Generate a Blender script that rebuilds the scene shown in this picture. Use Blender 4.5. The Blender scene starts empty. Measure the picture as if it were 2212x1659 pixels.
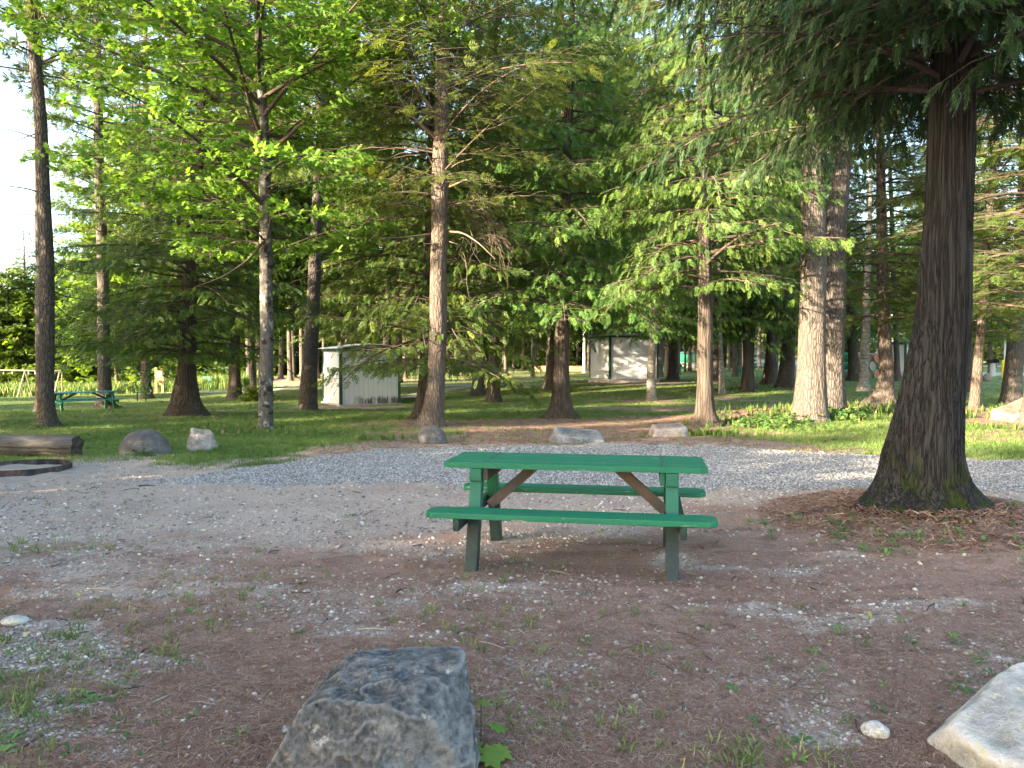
import bpy, math, random
import numpy as np
from mathutils import Vector, Matrix
C = bpy.data.collections.new("park"); bpy.context.scene.collection.children.link(C)
sc = bpy.context.scene
rad = math.radians
PI = math.pi
# ------------------------------------------------------------------ camera
H = 1.52; FP = 1662.0; CX, CY = 1106.0, 829.5; PITCH = math.atan(56.5 / FP)
cam_d = bpy.data.cameras.new("camera"); cam = bpy.data.objects.new("camera", cam_d); C.objects.link(cam)
cam_d.sensor_width = 36.0; cam_d.lens = 36.0 * FP / 2212.0
cam_d.clip_start = 0.05; cam_d.clip_end = 2000
cam.location = (0, 0, H); cam.rotation_euler = (PI / 2 - PITCH, 0, 0)
sc.camera = cam
# ------------------------------------------------------------------ light
SUN_EL = 13.0; SUN_DIR = Vector((-0.84, -0.54, 0)).normalized()
SUN_DIR = Vector((SUN_DIR.x * math.cos(rad(SUN_EL)), SUN_DIR.y * math.cos(rad(SUN_EL)), math.sin(rad(SUN_EL))))
w = bpy.data.worlds.new("World"); sc.world = w; w.use_nodes = True
nt = w.node_tree; nt.nodes.clear()
sky = nt.nodes.new("ShaderNodeTexSky"); sky.sky_type = 'NISHITA'; sky.sun_disc = False
sky.sun_elevation = rad(SUN_EL); sky.sun_rotation = math.atan2(SUN_DIR.x, SUN_DIR.y)
sky.air_density = 1.0; sky.dust_density = 2.5; sky.ozone_density = 1.2
bg = nt.nodes.new("ShaderNodeBackground"); bg.inputs[1].default_value = 0.15
wo = nt.nodes.new("ShaderNodeOutputWorld")
nt.links.new(sky.outputs[0], bg.inputs[0]); nt.links.new(bg.outputs[0], wo.inputs[0])
sd = bpy.data.lights.new("sun", 'SUN'); sd.energy = 5.0; sd.angle = rad(0.6); sd.color = (1.0, 0.83, 0.60)
so = bpy.data.objects.new("sun", sd); C.objects.link(so)
so.rotation_euler = SUN_DIR.to_track_quat('Z', 'Y').to_euler()
sc.view_settings.view_transform = 'Standard'; sc.view_settings.look = 'None'
sc.view_settings.exposure = 3.2; sc.view_settings.gamma = 1.0
sc.cycles.max_bounces = 6; sc.cycles.diffuse_bounces = 4; sc.cycles.glossy_bounces = 2
sc.cycles.transmission_bounces = 4; sc.cycles.transparent_max_bounces = 8
sc.cycles.sample_clamp_indirect = 6.0
sc.cycles.use_denoising = True
try: sc.cycles.denoiser = 'OPENIMAGEDENOISE'
except Exception: pass
# ------------------------------------------------------------------ noise
def _h(i, j, k, s):
    n = (i.astype(np.int64) * 374761393 + j.astype(np.int64) * 668265263 + k.astype(np.int64) * 2147483647 + s * 1274126177) & 0xFFFFFFFF
    n = ((n ^ (n >> 13)) * 1274126177) & 0xFFFFFFFF
    n = ((n ^ (n >> 16)) * 2246822519) & 0xFFFFFFFF
    return ((n ^ (n >> 15)) & 0xFFFFFF) / float(0xFFFFFF)
def vnoise(x, y, z=None, s=0):
    x = np.asarray(x, float); y = np.asarray(y, float)
    z = np.zeros_like(x) if z is None else np.asarray(z, float)
    xi, yi, zi = np.floor(x), np.floor(y), np.floor(z)
    fx, fy, fz = x - xi, y - yi, z - zi
    fx, fy, fz = [f * f * (3 - 2 * f) for f in (fx, fy, fz)]
    r = 0
    for a in (0, 1):
        for b in (0, 1):
            for c in (0, 1):
                r = r + (fx if a else 1 - fx) * (fy if b else 1 - fy) * (fz if c else 1 - fz) * _h(xi + a, yi + b, zi + c, s)
    return r * 2 - 1
def fbm(x, y, z=None, s=0, o=4):
    r = 0; a = 1; t = 0; f = 1
    for q in range(o):
        r = r + a * vnoise(np.asarray(x) * f, np.asarray(y) * f, None if z is None else np.asarray(z) * f, s + q * 17)
        t += a; a *= .5; f *= 2.03
    return r / t
def sstep(a, b, x):
    t = np.clip((x - a) / (b - a), 0, 1); return t * t * (3 - 2 * t)
# ------------------------------------------------------------------ pixels to rays (photo seen 2212 px wide) and the terrain
def ray(px, py):
    u = (px - CX) / FP; v = -(py - CY) / FP
    return np.array([u, math.cos(PITCH) + math.sin(PITCH) * v, -math.sin(PITCH) + math.cos(PITCH) * v])
def at(px, py, Y):
    d = ray(px, py); t = Y / d[1]
    return Vector((d[0] * t, Y, H + d[2] * t))
_ctl = []
for (px, py, Y) in [(165, 888, 31), (316, 866, 39), (60, 868, 56), (345, 852, 55), (735, 880, 29), (868, 872, 31), (1320, 827, 39.5),
                    (1400, 822, 41), (1870, 815, 48), (1570, 812, 60), (1495, 800, 75), (900, 833, 43), (1100, 832, 43), (700, 838, 43), (102, 922, 18), (403, 898, 22),
                    (1130, 801, 78), (200, 846, 70), (-200, 850, 70), (700, 812, 72), (938, 920, 17.2), (1035, 855, 32), (2144, 812, 56), (2182, 869, 24), (1697, 837, 34), (1213, 902, 19.5)]:
    p = at(px, py, Y); _ctl.append((p.x, p.y, p.z, 1.0))
for X in (-12, -6, 0, 6, 12):
    for Y in (-14, -6, 2, 7, 12): _ctl.append((X, Y, 0.0, 1.6))
for X in (-90, -60): _ctl.append((X, 40, -2.0, 1)); _ctl.append((X, 0, -.8, 1)); _ctl.append((X, 100, -2, 1))
for X in (20, 45, 80): _ctl.append((X, 20, .2, 1)); _ctl.append((X, 60, .2, 1)); _ctl.append((X, 110, .4, 1))
for X in (-30, -5, 20): _ctl.append((X, 120, .3, 1)); _ctl.append((X, -45, .2, 1))
_ctl = np.array(_ctl)
MOUNDS = [(3.85, 7.0, .22, 1.4), (-1.9, 17.0, .10, 1.6), (7.4, 19.0, .22, 2.6), (1.2, 19.5, .06, 1.5), (11.6, 21.5, .22, 1.8)]
def terr(x, y):
    x = np.asarray(x, float); y = np.asarray(y, float)
    n = 0; d = 0
    for (a, b, z, wt) in _ctl:
        k = wt / ((x - a) ** 2 + (y - b) ** 2 + 9.0) ** 1.7
        n = n + k * z; d = d + k
    r = n / d
    for (a, b, hh, s) in MOUNDS: r = r + hh * np.exp(-((x - a) ** 2 + (y - b) ** 2) / (s * s))
    r = r + .03 * fbm(x * .35, y * .35, s=5, o=2) * sstep(8, 16, y) + .012 * fbm(x * 1.3, y * 1.3, s=6, o=3)
    return r
def tz(x, y): return float(terr(np.array([x]), np.array([y]))[0])
def gp(px, py):
    d = ray(px, py); ts = np.geomspace(1.5, 260, 900)
    z = H + d[2] * ts - terr(d[0] * ts, d[1] * ts)
    i = np.argmax(z < 0) if (z < 0).any() else len(ts) - 1
    if i == 0: i = 1
    f = z[i - 1] / (z[i - 1] - z[i] + 1e-9); t = ts[i - 1] + (ts[i] - ts[i - 1]) * f
    return Vector((d[0] * t, d[1] * t, tz(d[0] * t, d[1] * t)))
# ------------------------------------------------------------------ mesh helpers
def mesh_np(name, V, F, mat=None, smooth=False, attrs=None, k=None):
    V = np.asarray(V, np.float32); F = np.asarray(F, np.int32)
    me = bpy.data.meshes.new(name)
    k = F.shape[1]
    me.vertices.add(len(V)); me.vertices.foreach_set("co", V.ravel())
    me.loops.add(F.size); me.loops.foreach_set("vertex_index", F.ravel())
    me.polygons.add(len(F)); me.polygons.foreach_set("loop_start", np.arange(0, F.size, k, dtype=np.int32))
    try: me.polygons.foreach_set("loop_total", np.full(len(F), k, np.int32))
    except Exception: pass
    if smooth: me.polygons.foreach_set("use_smooth", np.ones(len(F), bool))
    me.update(calc_edges=True)
    for an, av in (attrs or {}).items():
        av = np.asarray(av, np.float32)
        if av.ndim == 1:
            a = me.attributes.new(an, 'FLOAT', 'POINT'); a.data.foreach_set("value", av)
        else:
            a = me.attributes.new(an, 'FLOAT_VECTOR', 'POINT'); a.data.foreach_set("vector", av.ravel())
    if mat: me.materials.append(mat)
    return me
class MB:
    def __init__(s): s.V = []; s.F = []; s.n = 0; s.A = []
    def add(s, V, F, a=0.0):
        V = np.asarray(V, float); s.V.append(V)
        for f in F: s.F.append([int(i) + s.n for i in f])
        s.n += len(V); return s
    def box(s, x0, x1, y0, y1, z0, z1, M=None):
        V = np.array([(x, y, z) for x in (x0, x1) for y in (y0, y1) for z in (z0, z1)], float)
        if M is not None: V = np.array([tuple(M @ Vector(v)) for v in V])
        return s.add(V, [(0, 1, 3, 2), (4, 6, 7, 5), (0, 4, 5, 1), (2, 3, 7, 6), (0, 2, 6, 4), (1, 5, 7, 3)])
    def beam(s, a, b, w, h, up=(0, 0, 1), twist=0):
        a = Vector(a); b = Vector(b); d = (b - a); L = d.length; d.normalize()
        u = Vector(up); sd_ = d.cross(u)
        if sd_.length < 1e-4: sd_ = Vector((1, 0, 0))
        sd_.normalize(); u = sd_.cross(d)
        M = Matrix((d, sd_, u)).transposed().to_4x4(); M.translation = a
        return s.box(0, L, -w / 2, w / 2, -h / 2, h / 2, M)
    def tube(s, pts, rs, n=8, cap=True):
        V, F = tube_np(np.array([tuple(p) for p in pts], float), np.array(rs, float) if hasattr(rs, '__len__') else np.full(len(pts), rs), n)
        s.add(V, F.tolist())
        if cap:
            s.F.append([s.n - len(V) + i for i in range(n)][::-1]); s.F.append([s.n - n + i for i in range(n)])
        return s
    def build(s, name, mat, parent=None, bevel=0.0, smooth=False, loc=None):
        me = bpy.data.meshes.new(name)
        me.from_pydata([tuple(v) for v in np.concatenate(s.V)], [], s.F); me.update()
        if smooth: me.polygons.foreach_set("use_smooth", [True] * len(me.polygons))
        me.materials.append(mat)
        o = bpy.data.objects.new(name, me); C.objects.link(o)
        if parent is not None: o.parent = parent
        if loc is not None: o.location = loc
        if bevel:
            m = o.modifiers.new("bevel", 'BEVEL'); m.width = bevel; m.segments = 2; m.limit_method = 'ANGLE'
        return o
def tube_np(P, R, n=6):
    m = len(P); T = np.gradient(P, axis=0); T /= np.linalg.norm(T, axis=1)[:, None] + 1e-9
    ref = np.array([0, 0, 1.0]) if abs(T[0, 2]) < .8 else np.array([1.0, 0, 0])
    U = np.cross(T, ref); U /= np.linalg.norm(U, axis=1)[:, None] + 1e-9; W = np.cross(T, U)
    a = np.linspace(0, 2 * PI, n, endpoint=False)
    V = P[:, None, :] + R[:, None, None] * (np.cos(a)[None, :, None] * U[:, None, :] + np.sin(a)[None, :, None] * W[:, None, :])
    V = V.reshape(-1, 3); i = np.arange(m - 1)[:, None] * n; j = np.arange(n)[None, :]; jn = (j + 1) % n
    F = np.stack([i + j, i + jn, i + n + jn, i + n + j], -1).reshape(-1, 4)
    return V, F
def obj(name, me, parent=None, loc=None):
    o = bpy.data.objects.new(name, me); C.objects.link(o)
    if parent is not None: o.parent = parent
    if loc is not None: o.location = loc
    return o
def tag(o, label=None, cat=None, group=None, kind=None):
    if label: o['label'] = label
    if cat: o['category'] = cat
    if group: o['group'] = group
    if kind: o['kind'] = kind
    return o
def empty(name, loc=(0, 0, 0), rz=0, label=None, cat=None, group=None):
    o = bpy.data.objects.new(name, None); C.objects.link(o); o.location = loc; o.rotation_euler = (0, 0, rz)
    o.empty_display_size = .2
    return tag(o, label, cat, group)
def copy_tree(o, parent=None):
    c = o.copy(); C.objects.link(c)
    if parent is not None: c.parent = parent
    for ch in list(o.children): copy_tree(ch, c)
    return c
# ------------------------------------------------------------------ materials
class NT:
    def __init__(s, name, rough=.8, spec=.3):
        s.m = bpy.data.materials.new(name); s.m.use_nodes = True; s.t = s.m.node_tree; s.t.nodes.clear()
        s.out = s.N("ShaderNodeOutputMaterial"); s.b = s.N("ShaderNodeBsdfPrincipled")
        s.L(s.b.outputs[0], s.out.inputs[0]); s.b.inputs["Roughness"].default_value = rough
        s.b.inputs["Specular IOR Level"].default_value = spec
    def N(s, t, **k):
        n = s.t.nodes.new(t)
        for a, v in k.items(): setattr(n, a, v)
        return n
    def L(s, a, b): s.t.links.new(a, b)
    def co(s, kind="Object", sx=(1, 1, 1)):
        c = s.N("ShaderNodeTexCoord"); m = s.N("ShaderNodeMapping"); m.inputs["Scale"].default_value = sx
        s.L(c.outputs[kind], m.inputs[0]); return m.outputs[0]
    def noise(s, v, scale, det=4, ro=.55, dist=0.0):
        n = s.N("ShaderNodeTexNoise"); n.inputs["Scale"].default_value = scale; n.inputs["Detail"].default_value = det
        n.inputs["Roughness"].default_value = ro; n.inputs["Distortion"].default_value = dist
        s.L(v, n.inputs["Vector"]); return n.outputs[0]
    def voro(s, v, scale, feat='F1', out="Distance", rnd=1.0):
        n = s.N("ShaderNodeTexVoronoi", feature=feat); n.inputs["Scale"].default_value = scale
        n.inputs["Randomness"].default_value = rnd
        s.L(v, n.inputs["Vector"]); return n.outputs[out]
    def ramp(s, v, pts, interp='LINEAR'):
        r = s.N("ShaderNodeValToRGB"); e = r.color_ramp; e.interpolation = interp
        while len(e.elements) < len(pts): e.elements.new(.5)
        for el, (p, c) in zip(e.elements, pts):
            el.position = p; el.color = (c[0], c[1], c[2], 1) if hasattr(c, '__len__') else (c, c, c, 1)
        s.L(v, r.inputs[0]); return r.outputs[0]
    def mix(s, f, a, b, mode='MIX'):
        n = s.N("ShaderNodeMix", data_type='RGBA', blend_type=mode)
        for sock, v in ((0, f), (6, a), (7, b)):
            if hasattr(v, 'is_linked') or hasattr(v, 'links'): s.L(v, n.inputs[sock])
            elif sock == 0: n.inputs[0].default_value = v
            else: n.inputs[sock].default_value = (v[0], v[1], v[2], 1)
        return n.outputs[2]
    def math(s, op, a, b=0.0, clamp=False):
        n = s.N("ShaderNodeMath", operation=op); n.use_clamp = clamp
        for i, v in enumerate((a, b)):
            if hasattr(v, 'links'): s.L(v, n.inputs[i])
            else: n.inputs[i].default_value = v
        return n.outputs[0]
    def attr(s, name, out="Fac"):
        n = s.N("ShaderNodeAttribute", attribute_name=name); return n.outputs[out]
    def sep(s, v):
        n = s.N("ShaderNodeSeparateXYZ"); s.L(v, n.inputs[0]); return n.outputs
    def col(s, v):
        if hasattr(v, 'links'): s.L(v, s.b.inputs["Base Color"])
        else: s.b.inputs["Base Color"].default_value = (v[0], v[1], v[2], 1)
        return s
    def bump(s, v, strength=.5, dist=.02):
        n = s.N("ShaderNodeBump"); n.inputs["Strength"].default_value = strength; n.inputs["Distance"].default_value = dist
        s.L(v, n.inputs["Height"]); s.L(n.outputs[0], s.b.inputs["Normal"]); return s
def simple(name, c, rough=.7, spec=.3, var=.25, scale=8, metal=0.0, bump=0.0):
    n = NT(name, rough, spec); v = n.co(); f = n.noise(v, scale, 5)
    n.col(n.mix(f, [x * (1 - var) for x in c], [min(1, x * (1 + var)) for x in c])); n.b.inputs["Metallic"].default_value = metal
    if bump: n.bump(f, bump, .01)
    return n.m
def leafmat(name, c1, c2, c3=None, trans=.35, rough=.55, odd=None, oddf=.02):
    n = NT(name, rough, .25); r = n.attr("rnd")
    info = n.N("ShaderNodeObjectInfo")
    c = n.ramp(r, [(0, c1), (.55, c2), (1, c3 or c2)])
    if odd: c = n.mix(n.math('GREATER_THAN', n.attr("odd"), 1 - oddf), c, odd)
    hs = n.N("ShaderNodeHueSaturation"); n.L(c, hs.inputs["Color"])
    n.L(n.math('ADD', n.math('MULTIPLY', info.outputs["Random"], .03), .485), hs.inputs["Hue"])
    n.L(n.math('ADD', n.math('MULTIPLY', info.outputs["Random"], .3), .85), hs.inputs["Value"])
    c = hs.outputs[0]
    n.col(c); tr = n.N("ShaderNodeBsdfTranslucent")
    tc = n.mix(1.0, c, (1.25, 1.25, .55), 'MULTIPLY'); n.L(tc, tr.inputs[0])
    mx = n.N("ShaderNodeMixShader"); mx.inputs[0].default_value = trans
    n.L(n.b.outputs[0], mx.inputs[1]); n.L(tr.outputs[0], mx.inputs[2]); n.L(mx.outputs[0], n.out.inputs[0])
    return n.m
def barkmat(name, ca, cb, vs=(1, 1, .18), vscale=16, bump=.7, bd=.03, lichen=None, moss=False, lscale=9, lth=.62, dark=None, rings=False, fib=False):
    n = NT(name, .9, .12); v = n.co("Object", vs)
    wv = n.noise(v, 3.0, 3); ad = n.N("ShaderNodeVectorMath", operation='ADD')
    sc2 = n.N("ShaderNodeVectorMath", operation='SCALE'); sc2.inputs[3].default_value = .12
    cc = n.N("ShaderNodeTexNoise"); cc.inputs["Scale"].default_value = 5; n.L(v, cc.inputs["Vector"])
    n.L(cc.outputs[1], sc2.inputs[0]); n.L(v, ad.inputs[0]); n.L(sc2.outputs[0], ad.inputs[1]); vv = ad.outputs[0]
    if fib:
        q1 = n.noise(vv, vscale * .8, 3, .5, .4); ridge = n.ramp(n.math('ABSOLUTE', n.math('SUBTRACT', q1, .5)), [(0, 0.0), (.07, .7), (.2, 1.0)])
    else:
        e = n.voro(vv, vscale, 'DISTANCE_TO_EDGE'); ridge = n.ramp(e, [(0, 0.0), (.12, .55), (.5, 1.0)])
    fine = n.noise(v, vscale * 3.2, 5, .65)
    hgt = n.math('ADD', ridge, n.math('MULTIPLY', fine, .7))
    c = n.mix(n.math('MULTIPLY', hgt, .62, True), ca, cb)
    big = n.noise(n.co(), 1.4, 3); c = n.mix(n.math('MULTIPLY', big, .5), c, [x * .55 for x in ca])
    if rings:
        rv = n.noise(n.co("Object", (.8, .8, 9)), 3.0, 4); c = n.mix(n.ramp(rv, [(.52, 0), (.6, .75)]), c, (.10, .085, .07))
    if dark:
        ob = n.co(); bl = n.noise(ob, 6.5, 2, .4); c = n.mix(n.ramp(bl, [(.56, 0), (.6, .85)]), c, dark)
    if lichen:
        ob = n.co("Object", (1, 1, .7)); bl = n.noise(ob, lscale, 4, .6); c = n.mix(n.ramp(bl, [(lth, 0), (lth + .05, .8)]), c, lichen)
    if moss:
        z = n.sep(n.co())[2]; mn = n.noise(n.co(), 7, 4, .6)
        f = n.math('MULTIPLY', n.ramp(mn, [(.5, 0), (.58, 1)]), n.ramp(z, [(0.05, 1), (.62, 0)])); c = n.mix(f, c, (.035, .05, .012))
    n.col(c).bump(hgt, bump, bd)
    return n.m
M = {}
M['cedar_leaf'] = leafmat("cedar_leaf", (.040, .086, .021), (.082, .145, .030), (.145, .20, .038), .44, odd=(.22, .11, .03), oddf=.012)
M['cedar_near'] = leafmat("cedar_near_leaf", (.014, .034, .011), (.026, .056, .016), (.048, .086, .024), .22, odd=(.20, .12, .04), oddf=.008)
M['hemlock_leaf'] = leafmat("hemlock_leaf", (.052, .082, .022), (.092, .135, .030), (.155, .185, .038), .44, odd=(.26, .12, .04), oddf=.02)
M['pine_leaf'] = leafmat("pine_leaf", (.06, .11, .032), (.11, .17, .040), (.19, .24, .05), .38)
M['maple_leaf'] = leafmat("maple_leaf", (.10, .18, .032), (.145, .235, .042), (.21, .29, .06), .52, odd=(.55, .15, .02), oddf=.002)
M['woods_leaf'] = leafmat("woods_leaf", (.09, .14, .026), (.15, .215, .036), (.23, .28, .05), .48)
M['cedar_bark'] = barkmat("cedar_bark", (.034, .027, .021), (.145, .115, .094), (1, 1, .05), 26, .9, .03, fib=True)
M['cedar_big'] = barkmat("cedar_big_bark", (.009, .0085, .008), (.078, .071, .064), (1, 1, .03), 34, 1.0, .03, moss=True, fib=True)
M['pine_bark'] = barkmat("pine_bark", (.040, .034, .030), (.165, .140, .122), (1, 1, .28), 17, 1.0, .035)
M['pine_pale'] = barkmat("pine_pale_bark", (.052, .044, .038), (.18, .150, .125), (1, 1, .2), 18, .8, .03)
M['hemlock_bark'] = barkmat("hemlock_bark", (.055, .043, .035), (.20, .16, .13), (1, 1, .25), 18, .9, .03)
M['maple_bark'] = barkmat("maple_bark", (.05, .045, .040), (.15, .135, .12), (1, 1, .5), 10, .4, .01, lichen=(.24, .25, .22), lscale=8, lth=.57, dark=(.02, .018, .016))
M['birch_bark'] = barkmat("birch_bark", (.13, .12, .10), (.34, .31, .27), (1, 1, .9), 6, .3, .01, rings=True, lichen=(.4, .38, .34), lth=.6)
M['limb'] = simple("limb_bark", (.075, .058, .045), .9, .1, .4, 20)
M['deadlimb'] = simple("dead_limb_bark", (.14, .108, .082), .9, .1, .4, 20)
# ------------------------------------------------------------------ ground
def grassmask(x, y):
    n = fbm(x * .45, y * .45, s=31, o=4); n2 = fbm(x * 1.7, y * 1.7, s=37, o=3)
    edge = np.interp(x, [-30, -8, -4.5, -3, -1, 4, 5, 8, 30], [10.6, 10.9, 11.3, 13.2, 13.9, 13.7, 12.6, 12.2, 12])
    g = sstep(-.6, 1.7, y - edge + n * 2.0 + n2 * 1.0)
    brown = 0
    for (a, b, sx, sy, k) in [(1.6, 16.6, 3.6, 2.6, 1.0), (4.5, 18.3, 3.0, 1.6, 1.0), (6.5, 23, 5, 1.6, .75), (-6, 28.2, 3.2, 1.2, .9), (-1.9, 17, 1.3, 1.3, .7), (10, 15, 3.2, 1.1, .7), (11.8, 18.3, 2.2, 2.2, 1.0),
                              (8, 20.5, 2.5, 1.2, .9), (7, 28, 6, 2.0, .55), (-.5, 14.6, 2.2, .9, .6), (-9.6, 24.5, 3.5, .5, .5), (11.8, 23.5, 2.3, 1.2, 1.0), (-1, 52, 8, 2, .6), (-12, 60, 9, 3.0, .9), (4, 62, 5, 2, .6), (0, 72, 14, 3, .6), (-20, 66, 7, 3, .8), (6.6, 39, 3.2, 1.6, .8)]:
        brown = np.maximum(brown, k * np.exp(-(((x - a) / sx) ** 2 + ((y - b) / sy) ** 2) ** 1.5))
    g = g * (1 - np.clip(brown * 1.15 + (n2 * 1.3 + n) * .55 * (brown > .08), 0, 1))
    # small green patches on the bare side of the road
    pt = 0
    for (a, b, sx, sy, k) in [(-3.9, 6.15, 1.1, .22, .45), (-3.3, 10.9, 1.5, .5, .9), (-2.0, 11.7, 1.2, .35, .5), (7.3, 12.0, 3.5, .6, .95), (5.5, 6.6, .7, .3, .6), (-4.5, 9.0, 1.5, .15, .3), (6.3, 9.2, .6, .5, .5)]:
        pt = np.maximum(pt, k * np.exp(-(((x - a) / sx) ** 2 + ((y - b) / sy) ** 2)))
    g = np.maximum(g, np.clip(pt * (1 + n2 * .9), 0, 1))
    return g
def dirtmask(x, y):
    n = fbm(x * .5, y * .8, s=41, o=4); n2 = fbm(x * 1.6, y * 2.6, s=43, o=4)
    far = np.interp(x, [-8, -3, 0, 3, 6], [5.3, 6.2, 6.7, 7.5, 8.3])
    d = sstep(-1.2, .8, y - far + n * 1.3 + n2 * .9)
    sp = np.clip(sstep(.12, .42, n2) * .75, 0, 1)          # bare gravelly patches between the needles
    for (a, b, sx, sy, k) in [(-2.4, 5.6, .8, .6, .9), (-1.2, 4.6, .7, .4, .6), (1.9, 3.5, 1.2, .32, .85), (.35, 3.7, .5, .2, .7), (.2, 4.9, 1.3, .3, .4), (2.4, 4.0, .5, .25, .6), (1.3, 3.25, .5, .2, .6)]:
        sp = np.maximum(sp, k * np.exp(-(((x - a) / sx) ** 2 + ((y - b) / sy) ** 2)) * (.75 + n2))
    return np.clip(np.maximum(d * (1 - sstep(13.2, 14.5, y)), sp * sstep(9, 7, y)), 0, 1)
def ground():
    ys = np.concatenate([-np.geomspace(70, .4, 60), np.linspace(0, 1.8, 12), np.geomspace(1.85, 14, 420), np.geomspace(14.1, 60, 260), np.geomspace(60.5, 420, 70)])
    u = np.linspace(-1, 1, 420)
    xs_n = np.sinh(u * 3.4) / np.sinh(3.4)
    X, Y = np.meshgrid(xs_n * 260, ys)
    # denser near the middle: blend a linear lattice inside the frame
    wid = np.clip(np.abs(Y) * .9 + 3.0, 4, 260)
    a = np.abs(u)[None, :]; lin = np.sign(u)[None, :] * np.where(a < .9, a / .9 * wid, wid + (a - .9) / .1 * (270 - wid))
    X = lin
    Z = terr(X.ravel(), Y.ravel()); x = X.ravel(); y = Y.ravel()
    near = sstep(16, 6, y)
    Z = Z + near * (.007 * fbm(x * 6, y * 6, s=8, o=3) + .003 * fbm(x * 25, y * 25, s=9, o=2))
    r, c = X.shape; i = np.arange(r - 1)[:, None] * c; j = np.arange(c - 1)[None, :]
    F = np.stack([i + j, i + j + 1, i + c + j + 1, i + c + j], -1).reshape(-1, 4)
    msk = np.stack([grassmask(x, y), dirtmask(x, y), np.zeros_like(x)], -1)
    me = mesh_np("ground", np.stack([x, y, Z], -1), F, M['ground'], True, {"mask": msk})
    return tag(obj("ground", me), kind='structure')
def mk_ground():
    n = NT("ground", .95, .1); v = n.co()
    at_ = n.N("ShaderNodeAttribute", attribute_name="mask"); s = n.sep(at_.outputs["Vector"])
    big = n.noise(v, 1.1, 4); med = n.noise(v, 6, 5, .6); fine = n.noise(v, 45, 6, .7); vf = n.noise(v, 170, 3, .7)
    needle = n.mix(n.ramp(fine, [(.3, 0), (.7, 1)]), (.115, .060, .041), (.35, .205, .145))
    needle = n.mix(n.ramp(vf, [(.42, 0), (.62, .7)]), needle, (.42, .31, .25))
    needle = n.mix(n.ramp(med, [(.45, 0), (.72, .6)]), needle, (.30, .225, .18)); md = n.noise(n.co('Object', (1, 1.6, 1)), 2.6, 5, .6); needle = n.mix(n.ramp(md, [(.36, .55), (.5, 0)]), needle, (.085, .058, .045)); sk = n.voro(v, 26); needle = n.mix(n.ramp(sk, [(.10, .75), (.16, 0)]), needle, (.44, .38, .31))
    dirt = n.mix(n.ramp(fine, [(.3, 0), (.7, 1)]), (.25, .19, .150), (.43, .345, .285))
    st = n.voro(v, 55); dirt = n.mix(n.ramp(st, [(.12, .8), (.32, 0)]), dirt, (.46, .41, .36))
    dirt = n.mix(n.ramp(big, [(.45, 0), (.7, .5)]), dirt, (.24, .165, .13))
    grass = n.mix(n.ramp(fine, [(.3, 0), (.7, 1)]), (.065, .105, .024), (.16, .21, .060))
    grass = n.mix(n.ramp(med, [(.45, 0), (.75, .6)]), grass, (.19, .18, .085))
    dm = n.ramp(n.math('ADD', s[1], n.math('MULTIPLY', n.math('SUBTRACT', n.math('ADD', n.math('MULTIPLY', med, .6), n.math('MULTIPLY', n.noise(v, 21, 5, .7), .4)), .47), 2.3)), [(.30, 0), (.75, 1)])
    gm = n.ramp(n.math('ADD', s[0], n.math('MULTIPLY', n.math('SUBTRACT', med, .5), .9)), [(.36, 0), (.66, 1)])
    c = n.mix(dm, needle, dirt); c = n.mix(gm, c, grass)
    n.col(c).bump(n.math('ADD', n.math('ADD', fine, vf), n.math('MULTIPLY', st, .6)), .55, .012)
    return n.m
M['ground'] = mk_ground()
ground()
# gravel road: a raised sheet with a ragged rim that dives into the ground
ROAD_FAR = ([-6.5, -4.1, -3.5, -2.9, -2.1, -.85, 1.5, 3.9, 4.5, 5.7, 7.75, 14, 40], [8.9, 9.8, 10.6, 11.7, 12.7, 13.3, 13.35, 13.1, 12.5, 11.9, 11.6, 11.2, 10.5])
ROAD_NEAR = ([-6.5, -4.1, -3.0, -1.7, -.2, 1.6, 3.7, 5.9, 14, 40], [8.9, 9.35, 9.1, 9.15, 8.9, 8.6, 8.85, 8.7, 8.2, 7.5])
def roadmask(x, y):
    f = np.interp(x, *ROAD_FAR); nn = np.interp(x, *ROAD_NEAR)
    e = np.minimum(f - y, (y - nn) * .8)
    e = e + .55 * fbm(x * .8, y * .8, s=51, o=4) + .25 * fbm(x * 4, y * 4, s=52, o=3)
    return e
def road():
    ys = np.linspace(7.2, 14.2, 190); xs = np.concatenate([np.linspace(-6.6, 10.5, 420), np.linspace(10.7, 40, 60)])
    X, Y = np.meshgrid(xs, ys); x = X.ravel(); y = Y.ravel(); e = roadmask(x, y)
    Z = terr(x, y) + np.clip(e * .09, -.05, .022) + .008 * fbm(x * 9, y * 9, s=53, o=3)
    r, c = X.shape; i = np.arange(r - 1)[:, None] * c; j = np.arange(c - 1)[None, :]
    F = np.stack([i + j, i + j + 1, i + c + j + 1, i + c + j], -1).reshape(-1, 4)
    keep = (e[F] > -.45).any(1); F = F[keep]
    me = mesh_np("gravel_road", np.stack([x, y, Z], -1), F, M['gravel'], True)
    tag(obj("gravel_road", me), kind='structure')
g = NT("gravel", .95, .12); v = g.co(); e = g.voro(v, 38, 'F1', 'Color'); d = g.voro(v, 38)
gs = g.N("ShaderNodeSeparateColor"); g.L(e, gs.inputs[0])
c = g.ramp(gs.outputs[0], [(0, (.15, .145, .14)), (.5, (.235, .225, .215)), (1, (.38, .36, .34))])
c = g.mix(g.ramp(g.noise(v, 1.0, 4), [(.5, 0), (.72, .55)]), c, (.30, .26, .23))
g.col(c).bump(g.math('MULTIPLY', d, -1.0), 1.0, .02); M['gravel'] = g.m
road()
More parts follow.
